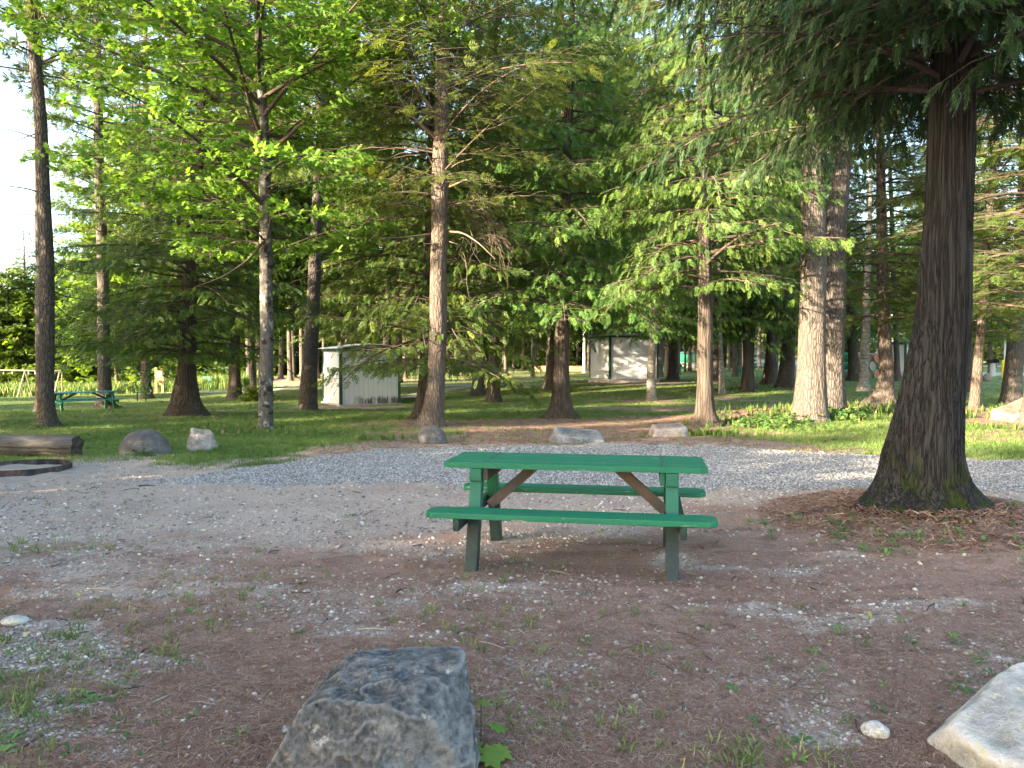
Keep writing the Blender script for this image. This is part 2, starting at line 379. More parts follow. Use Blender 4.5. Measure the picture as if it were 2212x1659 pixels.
# asphalt footpath
def strip(name, pts, w0, mat, lift=.03, n=160):
    pts = np.array(pts, float); t = np.linspace(0, len(pts) - 1, n)
    px_ = np.interp(t, range(len(pts)), pts[:, 0]); py_ = np.interp(t, range(len(pts)), pts[:, 1])
    for _ in range(14): px_[1:-1] = (px_[:-2] + px_[2:] + px_[1:-1]) / 3; py_[1:-1] = (py_[:-2] + py_[2:] + py_[1:-1]) / 3
    tx = np.gradient(px_); ty = np.gradient(py_); L = np.hypot(tx, ty); nx, ny = -ty / L, tx / L
    k = np.linspace(-1, 1, 7); ww = w0 * (.5 + .04 * fbm(t * 1.3, t * 0, s=60))
    X = px_[:, None] + nx[:, None] * k[None] * ww[:, None]; Y = py_[:, None] + ny[:, None] * k[None] * ww[:, None]
    Z = terr(X.ravel(), Y.ravel()) + lift - .06 * (np.abs(np.tile(k, n)) > .99)
    i = np.arange(n - 1)[:, None] * 7; j = np.arange(6)[None]; F = np.stack([i + j, i + j + 1, i + 8 + j, i + 7 + j], -1).reshape(-1, 4)
    tag(obj(name, mesh_np(name, np.stack([X.ravel(), Y.ravel(), Z], -1), F, mat, True)), kind='structure')
M['path'] = simple("path_asphalt", (.36, .34, .31), .9, .1, .15, 3)
def gxy(px, py): p = gp(px, py); return (p.x, p.y)
strip("footpath", [gxy(150, 852), gxy(420, 847), gxy(620, 841), gxy(850, 835), gxy(1040, 831.5), gxy(1200, 829)], 1.6, M['path'])
strip("side_path", [gxy(872, 861), gxy(905, 853), gxy(955, 843.5), gxy(1010, 836), gxy(1080, 832)], 1.5, M['path'], .035)
p1 = gp(1660, 800); strip("parking_lot", [(24, 62), (34, 63), (60, 64), (90, 65)], 12, M['path'], .05)
strip("far_road", [(5, 112), (30, 108), (90, 100)], 7, M['path'], .05)
# ------------------------------------------------------------------ scattered ground cover
rs = np.random.RandomState(7)
def frames(N, tilt, rs):
    a = rs.rand(N) * 2 * PI; f = np.stack([np.cos(a), np.sin(a), (rs.rand(N) - .5) * tilt], -1)
    f /= np.linalg.norm(f, axis=1)[:, None]; up = np.stack([(rs.rand(N) - .5) * tilt, (rs.rand(N) - .5) * tilt, np.ones(N)], -1)
    s = np.cross(f, up); s /= np.linalg.norm(s, axis=1)[:, None]; u = np.cross(s, f)
    return f, s, u
def stamp(TV, TF, P, f, s, u, sc_, extra=None):
    TV = np.asarray(TV, float); TF = np.asarray(TF); N = len(P); sc_ = np.asarray(sc_, float)
    if sc_.ndim == 1: sc_ = np.repeat(sc_[:, None], 3, 1)
    V = P[:, None, :] + (TV[None, :, 0, None] * sc_[:, None, 0, None]) * f[:, None, :] + (TV[None, :, 1, None] * sc_[:, None, 1, None]) * s[:, None, :] + (TV[None, :, 2, None] * sc_[:, None, 2, None]) * u[:, None, :]
    F = (TF[None] + (np.arange(N) * len(TV))[:, None, None]).reshape(-1, TF.shape[1])
    return V.reshape(-1, 3), F
def screen_pts(N, y0, y1, rs, spread=.85):
    y = 1 / (1 / y1 + rs.rand(N) * (1 / y0 - 1 / y1)); x = y * (rs.rand(N) * 2 - 1) * spread; return x, y
ICO_V = []; 
import bmesh
bm = bmesh.new(); bmesh.ops.create_icosphere(bm, subdivisions=1, radius=1); bm.verts.ensure_lookup_table()
ICO_V = np.array([tuple(v_.co) for v_ in bm.verts]); ICO_F = np.array([[v_.index for v_ in f_.verts] for f_ in bm.faces]); bm.free()
def stuff(name, V, F, mat, label, cat, rnd=None, smooth=False):
    at2 = {"rnd": rnd} if rnd is not None else None
    return tag(obj(name, mesh_np(name, V, F, mat, smooth, at2)), label, cat, None, 'stuff')
n = NT("pebble", .85, .2); r = n.attr("rnd"); n.col(n.ramp(r, [(0, (.14, .12, .105)), (.5, (.26, .23, .20)), (.85, (.38, .34, .29)), (1, (.54, .50, .44))])); M['pebble'] = n.m
# pebbles on the bare ground
x, y = screen_pts(120000, 2.3, 12.5, rs); dm_ = dirtmask(x, y); cl = fbm(x * 1.2, y * 1.2, s=71, o=3)
k = (rs.rand(len(x)) < np.clip(.10 + .8 * dm_ + .4 * cl, .04, 1)) & (roadmask(x, y) < .2) & (grassmask(x, y) < .5); x, y = x[k], y[k]
N = len(x); f, s_, u = frames(N, .6, rs); z = terr(x, y) + .004
size = (.0032 + .0085 * rs.rand(N) ** 4) * (1 + .09 * y); ICJ = ICO_V * (1 + .25 * (np.random.RandomState(3).rand(len(ICO_V), 1) - .5))
V, F = stamp(ICJ, ICO_F, np.stack([x, y, z], -1), f, s_, u, np.stack([size * (1 + rs.rand(N) * .6), size, size * (.45 + .4 * rs.rand(N))], -1))
stuff("pebbles", V, F, M['pebble'], "small pale pebbles strewn over the bare dirt and needle litter", "pebbles", np.repeat(rs.rand(N) ** .9, len(ICO_V)))
# gravel stones of the road
x, y = screen_pts(90000, 8.3, 14, rs, .9); k = roadmask(x, y) > -.12; x, y = x[k], y[k]; N = len(x); f, s_, u = frames(N, 1.0, rs)
size = .010 + .013 * rs.rand(N); z = terr(x, y) + np.clip(roadmask(x, y) * .09, -.01, .022)
OCT_V = np.array([(1, 0, 0), (-1, 0, 0), (0, 1, 0), (0, -1, 0), (0, 0, 1), (0, 0, -.6)], float) * [[1], [.9], [1.1], [.8], [1], [1]]
OCT_F = np.array([(0, 2, 4), (2, 1, 4), (1, 3, 4), (3, 0, 4), (2, 0, 5), (1, 2, 5), (3, 1, 5), (0, 3, 5)])
n = NT("crushed_stone", .85, .2); r = n.attr("rnd"); n.col(n.ramp(r, [(0, (.12, .115, .11)), (.5, (.23, .22, .21)), (1, (.42, .40, .37))])); M['stone'] = n.m
V, F = stamp(OCT_V, OCT_F, np.stack([x, y, z], -1), f, s_, u, np.stack([size, size, size * .8], -1))
stuff("gravel", V, F, M['stone'], "loose grey crushed gravel covering the road loop behind the table", "gravel", np.repeat(rs.rand(N), 6))
# fallen pine needles
x, y = screen_pts(260000, 2.2, 9.5, rs); cl = fbm(x * 1.6, y * 1.6, s=73, o=3)
k = (rs.rand(len(x)) < np.clip(1.0 - .9 * dirtmask(x, y) + .5 * cl, .02, 1)) & (grassmask(x, y) < .6); x, y = x[k], y[k]; N = len(x)
f, s_, u = frames(N, .35, rs); NV = np.array([(-.5, -.5, 0), (0, -.5, .06), (.5, -.2, .0), (.5, .2, .0), (0, .5, .06), (-.5, .5, 0)], float)
NF = np.array([(0, 1, 4, 5), (1, 2, 3, 4)]); L = .035 + .055 * rs.rand(N); wd = .0011 * (1 + .22 * y)
V, F = stamp(NV, NF, np.stack([x, y, terr(x, y) + .004 + .008 * rs.rand(N)], -1), f, s_, u, np.stack([L, wd, L], -1))
n = NT("needle_litter", .8, .2); r = n.attr("rnd"); n.col(n.ramp(r, [(0, (.10, .05, .032)), (.6, (.25, .135, .09)), (.92, (.36, .235, .155)), (1, (.44, .36, .26))])); M['litter'] = n.m
stuff("needle_litter", V, F, M['litter'], "reddish brown fallen pine needles matted over the near ground", "needle litter", np.repeat(rs.rand(N), 6))
# lawn grass
def tuft(nb, rs_, spread=.35, lean=.5):
    V = []; F = []
    for i in range(nb):
        a = rs_.rand() * 2 * PI; r0 = rs_.rand() * spread; bx, by = r0 * math.cos(a), r0 * math.sin(a); l = lean * (rs_.rand() * .8 + .2); b2 = rs_.rand() * 2 * PI
        dx, dy = math.cos(b2) * l, math.sin(b2) * l; px_, py_ = -math.sin(b2) * .05, math.cos(b2) * .05; h = .6 + .5 * rs_.rand(); o = len(V)
        V += [(bx - px_, by - py_, 0), (bx + px_, by + py_, 0), (bx + dx * .45 + px_ * .8, by + dy * .45 + py_ * .8, h * .6), (bx + dx * .45 - px_ * .8, by + dy * .45 - py_ * .8, h * .6), (bx + dx, by + dy, h)]
        F += [(o, o + 1, o + 2, o + 3), (o + 3, o + 2, o + 4, o + 4)]
    F = [(a, b, c, d) if c != d else (a, b, c, c) for a, b, c, d in F]
    return np.array(V), F
def tuft_tri(nb, seed, spread=.35, lean=.5, w=.05):
    V, F = tuft(nb, np.random.RandomState(seed), spread, lean); T = []
    for a, b, c_, d in F:
        T.append((a, b, c_))
        if c_ != d: T.append((a, c_, d))
    return V, np.array(T)
def grassleaf(name, cols, tr=.35):
    n = NT(name, .7, .2); r = n.attr("rnd"); c = n.ramp(r, cols); n.col(c); t = n.N("ShaderNodeBsdfTranslucent"); n.L(c, t.inputs[0]); mx = n.N("ShaderNodeMixShader"); mx.inputs[0].default_value = tr
    n.L(n.b.outputs[0], mx.inputs[1]); n.L(t.outputs[0], mx.inputs[2]); n.L(mx.outputs[0], n.out.inputs[0]); return n.m
M['grass'] = grassleaf("grass_blade", [(0, (.07, .12, .026)), (.5, (.125, .19, .045)), (.85, (.20, .25, .07)), (1, (.32, .29, .14))])
M['tallgrass'] = grassleaf("tall_grass_blade", [(0, (.06, .11, .024)), (.6, (.11, .17, .034)), (1, (.20, .21, .07))])
x, y = screen_pts(90000, 10.0, 85, rs, .80); k = rs.rand(len(x)) < grassmask(x, y) * 1.1 - .08 - .9 * np.clip(fbm(x * .45, y * .45, s=78, o=3) - .05, 0, .6); x, y = x[k], y[k]
k = (roadmask(x, y) < -.05) | (y > 14); x, y = x[k], y[k]; N = len(x)
f, s_, u = frames(N, .0, rs); TV, TF = tuft_tri(5, 3, .9, .9)
size = (.035 + .03 * rs.rand(N)) * (1 + .012 * y); V, F = stamp(TV, TF, np.stack([x, y, terr(x, y) - .004], -1), f, s_, u, np.stack([size * 1.2, size * 1.2, size], -1))
stuff("lawn_grass", V, F, M['grass'], "short green mown grass of the lawn under the trees", "grass", np.repeat(np.clip(rs.rand(N) * .5 + .5 * (fbm(x * .5, y * .8, s=77) * 1.4 + .5), 0, 1), len(TV)))
# sparse grass tufts among the needles and along the road edge
x, y = screen_pts(12000, 2.3, 14, rs); cl = fbm(x * .9, y * .9, s=79, o=3) * .8 - .14 + .40 * np.exp(-((x + 2.2) ** 2 + (y - 3.9) ** 2) / 1.4) + .3 * np.exp(-((x - 2.2) ** 2 + (y - 3.2) ** 2) / .8) + .25 * np.exp(-((x - 4.2) ** 2 + (y - 5.9) ** 2) / 1.5) + 1.2 * np.exp(-((x + 4.0) / 1.0) ** 2 - ((y - 6.15) / .25) ** 2)
k = (rs.rand(len(x)) < np.clip(cl * 1.1, 0, .9)) & (roadmask(x, y) < .15); x, y = x[k], y[k]; N = len(x)
f, s_, u = frames(N, .0, rs); TV, TF = tuft_tri(7, 5, .5, 1.1); size = (.022 + .045 * rs.rand(N) ** 2)
V, F = stamp(TV, TF, np.stack([x, y, terr(x, y)], -1), f, s_, u, np.stack([size * 1.3, size * 1.3, size], -1))
stuff("sparse_grass", V, F, M['grass'], "thin scattered grass tufts poking through needles and gravel edge", "grass", np.repeat(rs.rand(N), len(TV)))
# sparse tufts and litter on the brown patches across the road
x, y = screen_pts(14000, 12.6, 30, rs, .75); gm_ = grassmask(x, y); k = (gm_ < .75) & (roadmask(x, y) < -.2) & (rs.rand(len(x)) < .16 + .6 * np.clip(fbm(x * .8, y * .8, s=81), 0, 1)); x, y = x[k], y[k]; N = len(x)
f, s_, u = frames(N, .0, rs); TV, TF = tuft_tri(6, 8, .7, 1.0); size = .03 + .07 * rs.rand(N) ** 2
V, F = stamp(TV, TF, np.stack([x, y, terr(x, y)], -1), f, s_, u, np.stack([size * 1.3, size * 1.3, size], -1))
stuff("patchy_grass", V, F, M['grass'], "patchy grass tufts on the brown needle ground across the road", "grass", np.repeat(rs.rand(N) * .9 + .1, len(TV)))
x, y = screen_pts(40000, 12.2, 26, rs, .75); k = (grassmask(x, y) < .5) & (roadmask(x, y) < -.1); x, y = x[k], y[k]; N = len(x); f, s_, u = frames(N, .5, rs)
V, F = stamp(NV, NF, np.stack([x, y, terr(x, y) + .006], -1), f, s_, u, np.stack([.09 + .08 * rs.rand(N), .006 + .012 * rs.rand(N), .1 + 0 * x], -1))
stuff("far_litter", V, F, M['litter'], "brown needle and bark litter under the trees across the road", "needle litter", np.repeat(rs.rand(N), 6))
# broadleaf weeds
def rosette(seed, nl, L=1.0, w=.26, rise=.45):
    r_ = np.random.RandomState(seed); V = []; F = []
    for i in range(nl):
        a = i * 2.4 + r_.rand() * .8; l = L * (.6 + .4 * r_.rand()); c_, s2 = math.cos(a), math.sin(a); o = len(V); ri = rise * (.4 + r_.rand())
        for (t, ww, zz) in ((0.05, .03, 0), (.35, .5, .5), (.65, 1, .8), (.88, .6, .75), (1.0, .02, .6)):
            for sg in (-1, 1):
                V.append((c_ * l * t - s2 * sg * w * ww * l * .5, s2 * l * t + c_ * sg * w * ww * l * .5, ri * l * zz + .04 * abs(sg) * ww))
        F += [(o, o + 1, o + 3, o + 2), (o + 2, o + 3, o + 5, o + 4), (o + 4, o + 5, o + 7, o + 6), (o + 6, o + 7, o + 9, o + 8)]
    return np.array(V), np.array(F)
M['weed'] = grassleaf("weed_leaf", [(0, (.045, .11, .030)), (.55, (.085, .18, .045)), (.93, (.16, .25, .06)), (1, (.42, .38, .10))], .3)
Vs = []; Fs = []; Rn = []; off = 0
x, y = screen_pts(2800, 2.3, 9, rs); cl = fbm(x * .8, y * .8, s=83, o=3) + .55 * np.exp(-((x + 2.2) ** 2 + (y - 3.8) ** 2) / 1.2) + .5 * np.exp(-((x - 2.0) ** 2 + (y - 2.9) ** 2) / .7) + .4 * np.exp(-((x - 4.0) ** 2 + (y - 6.0) ** 2) / 1.2)
k = rs.rand(len(x)) < np.clip(cl * .75 + .05 + .5 * np.exp(-((x - 3.6) ** 2 + (y - 6.6) ** 2) / .5), 0, .8); x, y = x[k], y[k]
for q in range(4):
    xq, yq = x[q::4], y[q::4]; N = len(xq); f, s_, u = frames(N, .0, rs); TV, TF = rosette(q + 11, 3 + q, 1, .3 + .1 * (q % 2), .35 + .2 * (q % 3)); size = .020 + .055 * rs.rand(N) ** 2.5
    V, F = stamp(TV, TF, np.stack([xq, yq, terr(xq, yq)], -1), f, s_, u, size); Vs.append(V); Fs.append(F + off); off += len(V); Rn.append(np.repeat(rs.rand(N), len(TV)))
stuff("ground_weeds", np.concatenate(Vs), np.concatenate(Fs), M['weed'], "small broadleaf weeds sprouting from the needle litter", "weeds", np.concatenate(Rn))
# litter heaped against the foot of the huge cedar
gt = gp(1990, 1086)
N = 14000; a_ = rs.rand(N) * 2 * PI; r_ = .42 + .85 * rs.rand(N) ** 1.3; x = gt.x + r_ * 1.1 * np.cos(a_); y = gt.y + r_ * np.sin(a_); f, s_, u = frames(N, .9, rs)
V, F = stamp(NV, NF, np.stack([x, y, terr(x, y) + .01 + .05 * np.exp(-((r_ - .5) / .2) ** 2) * rs.rand(N)], -1), f, s_, u, np.stack([.05 + .07 * rs.rand(N), .003 + .010 * rs.rand(N) ** 2, .1 + 0 * x], -1))
stuff("root_litter", V, F, M['litter'], "brown litter heaped around the foot of the huge cedar", "needle litter", np.repeat(rs.rand(N), 6))
N = 130; a_ = PI + rs.rand(N) * PI; r_ = .55 + .9 * rs.rand(N); x = gt.x - .1 + r_ * 1.2 * np.cos(a_); y = gt.y + r_ * np.sin(a_); f, s_, u = frames(N, .0, rs); TV, TF = rosette(23, 5, 1, .4, .6)
V, F = stamp(TV, TF, np.stack([x, y, terr(x, y)], -1), f, s_, u, .03 + .07 * rs.rand(N) ** 2); stuff("root_weeds", V, F, M['weed'], "small green sprouts on the mound below the huge cedar", "weeds", np.repeat(rs.rand(N), len(TV)))
# twigs and dead grass straws
x, y = screen_pts(480, 2.3, 11, rs); N = len(x); f, s_, u = frames(N, .2, rs); L = .04 + .13 * rs.rand(N) ** 2; wd = (.0016 + .0022 * rs.rand(N)) * (1 + .06 * y)
TV = np.array([(-.5, -.5, 0), (-.5, .5, 0), (-.5, 0, .8), (0, -.4, .3), (0, .4, .3), (0, 0, 1.2), (.5, -.3, 0), (.5, .3, 0), (.5, 0, .6)], float); TV[3:6, 1] += .8
TF = np.array([(0, 1, 4, 3), (1, 2, 5, 4), (2, 0, 3, 5), (3, 4, 7, 6), (4, 5, 8, 7), (5, 3, 6, 8)])
V, F = stamp(TV, TF, np.stack([x, y, terr(x, y) + .006], -1), f, s_, u, np.stack([L, wd * 2, wd * 2], -1))
n = NT("twig_wood", .9, .1); r = n.attr("rnd"); n.col(n.ramp(r, [(0, (.05, .04, .035)), (.75, (.13, .10, .08)), (1, (.36, .30, .22))])); M['twig'] = n.m
stuff("fallen_twigs", V, F, M['twig'], "thin dead twigs and straws lying on the dirt", "twigs", np.repeat(rs.rand(N), 9))
# dry leaves
x, y = screen_pts(420, 2.3, 9, rs); N = len(x); f, s_, u = frames(N, .9, rs); TV = np.array([(-.5, 0, 0), (-.1, -.35, .12), (.35, -.2, .05), (.55, 0, .15), (.35, .25, .0), (-.1, .3, .15)]); TF = np.array([(0, 1, 2, 3, 4, 5)])
V, F = stamp(TV, TF, np.stack([x, y, terr(x, y) + .008], -1), f, s_, u, .012 + .022 * rs.rand(N))
n = NT("dry_leaf", .8, .1); r = n.attr("rnd"); n.col(n.ramp(r, [(0, (.16, .08, .04)), (.5, (.30, .19, .11)), (.8, (.40, .33, .12)), (1, (.5, .45, .38))])); M['dry'] = n.m
stuff("dry_leaves", V, F, M['dry'], "curled tan dead leaves dropped on the needle litter", "leaves", np.repeat(rs.rand(N), 6))
# tall grass: ridge near the twin pines, field edge in the far lawn
def tall(name, spots, label, seed, mat, hgt, nb=9):
    r_ = np.random.RandomState(seed); xs_ = []; ys_ = []
    for (cx_, cy_, sx_, sy_, m) in spots:
        xs_.append(cx_ + r_.randn(m) * sx_); ys_.append(cy_ + r_.randn(m) * sy_)
    x = np.concatenate(xs_); y = np.concatenate(ys_); N = len(x); f, s_, u = frames(N, .0, r_); TV, TF = tuft_tri(nb, seed, .3, .35)
    size = hgt * (.5 + .7 * r_.rand(N)); V, F = stamp(TV * [1, 1, 1], TF, np.stack([x, y, terr(x, y) - .01], -1), f, s_, u, size)
    stuff(name, V, F, mat, label, "grass", np.repeat(r_.rand(N), len(TV)))
# ------------------------------------------------------------------ foliage templates
def leaflet(V, F, p, d, n, L, w):
    d = np.array(d, float); d /= np.linalg.norm(d); s = np.cross(d, n); s /= np.linalg.norm(s) + 1e-9; o = len(V); p = np.array(p, float)
    V += [tuple(p), tuple(p + d * L * .45 + s * w * .5), tuple(p + d * L), tuple(p + d * L * .45 - s * w * .5)]; F.append((o, o + 1, o + 2, o + 3))
def spray(pairs, ll, lw, ang, curl=.25, seed=0):
    r = random.Random(seed); V = []; F = []; n = np.array([0, 0, 1.0])
    leaflet(V, F, (0, 0, 0), (1, 0, -.05), n, .55, .035)
    for i in range(pairs):
        x = .12 + .78 * i / pairs; z = -curl * x * x
        for sg in (-1, 1):
            a = rad(ang + r.uniform(-12, 12)); l = ll * (1.05 - .62 * x) * r.uniform(.75, 1.2)
            leaflet(V, F, (x, 0, z), (math.cos(a), sg * math.sin(a), -curl * (.5 + x) + r.uniform(-.25, .15)), n, l, lw * r.uniform(.8, 1.2))
    leaflet(V, F, (.8, 0, -curl * .64), (1, 0, -curl * 1.5), n, .3, lw)
    return np.array(V), np.array(F)
TPL = {'cedar': spray(7, .44, .085, 42, .32, 1), 'cedar2': spray(7, .46, .085, 38, .45, 2), 'near': spray(12, .27, .040, 30, .25, 3),
       'hem': spray(7, .42, .06, 58, .12, 4)}
def pine_tuft():
    r = random.Random(5); V = []; F = []
    for i in range(15):
        a = r.uniform(0, 2 * PI); b = r.uniform(.15, 1.15); d = (math.cos(b), math.sin(b) * math.cos(a), math.sin(b) * math.sin(a) + .1)
        leaflet(V, F, (0, 0, 0), d, np.array([.3, .5, .8]), r.uniform(.7, 1.1), .075)
    return np.array(V), np.array(F)
TPL['pine'] = pine_tuft()
def maple_cluster(nl, seed, simple=False):
    r = random.Random(seed); V = []; F = []
    sh = [(0, 0), (.16, .28), (.10, .52), (.42, .36), (.62, .50), (.66, .22), (1.0, 0)]
    sh = sh + [(x, -y) for x, y in sh[::-1][1:-1]]
    if simple: sh = [(0, 0), (.35, .45), (1, 0), (.35, -.45)]
    for i in range(nl):
        a = r.uniform(-1.6, 1.6); x0, y0 = r.uniform(0, .9), r.uniform(-.45, .45); z0 = r.uniform(-.15, .1); tx, ty = r.uniform(-.5, .3), r.uniform(-.5, .5); o = len(V); sc_ = r.uniform(.36, .62)
        for (x, y) in sh:
            X = x * math.cos(a) - y * math.sin(a); Y = x * math.sin(a) + y * math.cos(a)
            V.append((x0 + X * sc_, y0 + Y * sc_, z0 + sc_ * (tx * X + ty * Y) - .12 * sc_ * abs(y)))
        F.append(tuple(range(o, o + len(sh))))
    return np.array(V), np.array(F)
TPL['maple'] = maple_cluster(5, 6); TPL['broad'] = maple_cluster(7, 7, True)
# ------------------------------------------------------------------ crowns
PROF = {'cedar': lambda t: (1 - t) ** .75 * (.85 + .3 * min(1, t * 5)) + .05, 'hem': lambda t: (1 - t) ** .6 * (.6 + .4 * min(1, t * 6)) + .06,
        'pine': lambda t: math.sin(PI * (.12 + .85 * t)) ** .7 * (1 - .35 * t), 'maple': lambda t: math.sin(PI * (.16 + .80 * t)) ** .55}
def crown(kind, seed, h0, h1, R, nb, tpl, ss, a=(.1, .3), b=(.1, .3), dens=3.2, step=.24, droop=.3, roll=.7, gap=.08, bias=None, lens=.36, limb_r=.011, clump=0.0, tip=None):
    r = random.Random(seed); LV = []; LF = []; ln = 0; P = []; Fw = []; S = []; Rl = []
    def addtube(pts, rs_, n):
        nonlocal ln
        V, F = tube_np(np.array(pts), np.array(rs_), n); LV.append(V); LF.append(F + ln); ln += len(V)
    for i in range(nb):
        t = (i + r.random()) / nb; h = h0 + (h1 - h0) * t; az = i * 2.39996 + r.uniform(-.4, .4)
        L = R * PROF[kind](t) * r.uniform(.6, 1.12)
        if bias: L *= 1 + bias[1] * math.cos(az - bias[0])
        if L < .25: continue
        A = r.uniform(*a); B = r.uniform(*b); d = np.array([math.cos(az), math.sin(az), 0]); pr = np.array([-d[1], d[0], 0]); wig = r.uniform(-.12, .12)
        s = np.linspace(0, 1, 7); pts = d[None] * (L * s)[:, None] + pr[None] * (wig * L * s * s)[:, None]; pts[:, 2] = h + L * (A * s - B * s * s)
        addtube(pts, (limb_r * L + .006) * (1 - .8 * s), 5)
        dead = r.random() < gap
        m = int(L * dens) + 2
        for j in range(m):
            q = .15 + .85 * (j + r.random()) / m
            p = np.array([np.interp(q, s, pts[:, c_]) for c_ in range(3)])
            sg = 1 if j % 2 else -1; th = rad(r.uniform(38, 75)); l = L * lens * (1.12 - q) + .12 * R * r.uniform(.5, 1)
            if dead: l *= .6
            dl = d * math.cos(th) + pr * sg * math.sin(th); zz = r.uniform(-.15, .2)
            e = p + dl * l + np.array([0, 0, l * (zz - .25 * droop)])
            if l > .15: addtube([p, (p + e) / 2 + np.array([0, 0, .05 * l]), e], [.004 + .006 * l, .004 + .003 * l, .003], 3)
            if dead: continue
            ns = int(l / step) + 1
            for k in range(ns):
                f = (k + r.random()) / ns
                c_ = p + (e - p) * f + np.array([r.gauss(0, .3), r.gauss(0, .3), r.gauss(0, .22)]) * step
                fd = dl + pr * r.uniform(-.5, .5) + d * r.uniform(-.2, .4); fd[2] += -droop * r.uniform(.4, 1.7) + r.uniform(-.12, .12)
                P.append(c_); Fw.append(fd); S.append(ss * r.uniform(.65, 1.3)); Rl.append(r.gauss(0, roll))
        if not dead:
            for k in range(3):
                P.append(pts[-1 - (k > 1)] + np.array([r.gauss(0, .1), r.gauss(0, .1), r.gauss(0, .1)])); fd = d + pr * r.uniform(-.4, .4); fd[2] -= droop * r.uniform(.3, 1.5); Fw.append(fd); S.append(ss * r.uniform(.8, 1.3)); Rl.append(r.gauss(0, roll))
    P = np.array(P); Fw = np.array(Fw); Fw /= np.linalg.norm(Fw, axis=1)[:, None]; S = np.array(S); Rl = np.array(Rl)
    up = np.array([0, 0, 1.0]); sd_ = np.cross(Fw, up); nn = np.linalg.norm(sd_, axis=1); sd_[nn < .05] = (1, 0, 0); sd_ /= np.linalg.norm(sd_, axis=1)[:, None]; u = np.cross(sd_, Fw)
    cr, sr = np.cos(Rl)[:, None], np.sin(Rl)[:, None]; s2 = sd_ * cr + u * sr; u2 = -sd_ * sr + u * cr
    TV, TF = TPL[tpl]; V, F = stamp(TV, TF, P, Fw, s2, u2, S)
    rn = np.random.RandomState(seed); rv = np.repeat(np.clip(rn.rand(len(P)) * .7 + .3 * (fbm(P[:, 0] * .9, P[:, 1] * .9, P[:, 2] * .9, s=seed, o=2) + .5), 0, 1), len(TV))
    od = np.repeat(rn.rand(len(P)) * (.75 + .5 * np.clip(fbm(P[:, 0] * 1.1, P[:, 1] * 1.1, P[:, 2] * 1.1, s=seed + 3, o=2), -.5, .5)), len(TV))
    return (np.concatenate(LV), np.concatenate(LF)), (V, F, rv, od)
def crown_mesh(nm, mat, limbmat, *a, **k):
    (lv, lf), (v, f, rv, od) = crown(*a, **k)
    return mesh_np(nm + "_branches", lv, lf, limbmat, True), mesh_np(nm + "_crown", v, f, mat, False, {"rnd": rv, "odd": od})
CR = {}
CR['cedarA'] = crown_mesh("cedar", M['cedar_leaf'], M['limb'], 'cedar', 11, 2.7, 13, 3.1, 130, 'cedar', .235, a=(.05, .35), b=(.15, .55), dens=4.8, step=.13, droop=.75, roll=.8, gap=.05)
CR['cedarB'] = crown_mesh("cedar", M['cedar_leaf'], M['limb'], 'cedar', 12, 2.6, 14, 3.5, 125, 'cedar2', .25, a=(.05, .3), b=(.2, .6), dens=4.5, step=.14, droop=.85, roll=.8, gap=.08)
CR['cedarC'] = crown_mesh('cedar', M['cedar_leaf'], M['limb'], 'cedar', 22, 1.7, 13, 3.2, 135, 'cedar', .24, a=(.0, .3), b=(.15, .5), dens=4.8, step=.13, droop=.7, roll=.8, gap=.05)
CR['hem'] = crown_mesh("hemlock", M['hemlock_leaf'], M['limb'], 'hem', 13, 2.6, 17, 3.6, 135, 'hem', .29, a=(-.05, .25), b=(.1, .4), dens=4.4, step=.155, droop=.35, roll=.35, gap=.12)
CR['hemhigh'] = crown_mesh("hemlock", M['hemlock_leaf'], M['limb'], 'hem', 14, 4.3, 18, 3.7, 105, 'hem', .30, a=(.10, .60), b=(.1, .3), dens=4.4, step=.15, droop=.4, roll=.4, gap=.18, limb_r=.0055)
CR['pineA'] = crown_mesh("pine", M['pine_leaf'], M['limb'], 'pine', 15, 6.0, 22, 3.6, 110, 'pine', .27, a=(-.05, .35), b=(-.15, .15), dens=4.2, step=.17, droop=.0, roll=3, gap=.16, lens=.30)
CR['pineB'] = crown_mesh("pine", M['pine_leaf'], M['limb'], 'pine', 16, 7.5, 24, 4.0, 115, 'pine', .28, a=(-.1, .3), b=(-.2, .1), dens=4.0, step=.19, droop=.0, roll=3, gap=.2, lens=.30)
CR['mapleB'] = crown_mesh("maple", M['maple_leaf'], M['limb'], 'maple', 17, 3.0, 13, 4.0, 60, 'broad', .42, a=(.3, .7), b=(.1, .3), dens=3.4, step=.36, droop=.15, roll=.5, gap=.05)
CR['leafy'] = crown_mesh("leafy", M['woods_leaf'], M['limb'], 'maple', 18, .8, 10, 3.6, 70, 'broad', .50, a=(.2, .7), b=(.1, .3), dens=3.0, step=.40, droop=.15, roll=.7, gap=.03)
CR['maple'] = crown_mesh("maple_big", M['maple_leaf'], M['limb'], 'maple', 19, 3.6, 13.5, 4.6, 62, 'maple', .215, a=(.15, .85), b=(.1, .35), dens=4.2, step=.165, droop=.25, roll=.55, gap=.05, bias=(PI * 1.02, .10), lens=.42, limb_r=.010)
CR['near'] = crown_mesh("near_cedar", M['cedar_near'], M['limb'], 'cedar', 21, 3.6, 8.6, 3.4, 190, 'near', .20, a=(.15, .48), b=(.10, .40), dens=8.5, step=.075, droop=1.7, roll=1.2, gap=.03, bias=(PI * .97, .10), lens=.22, limb_r=.007)
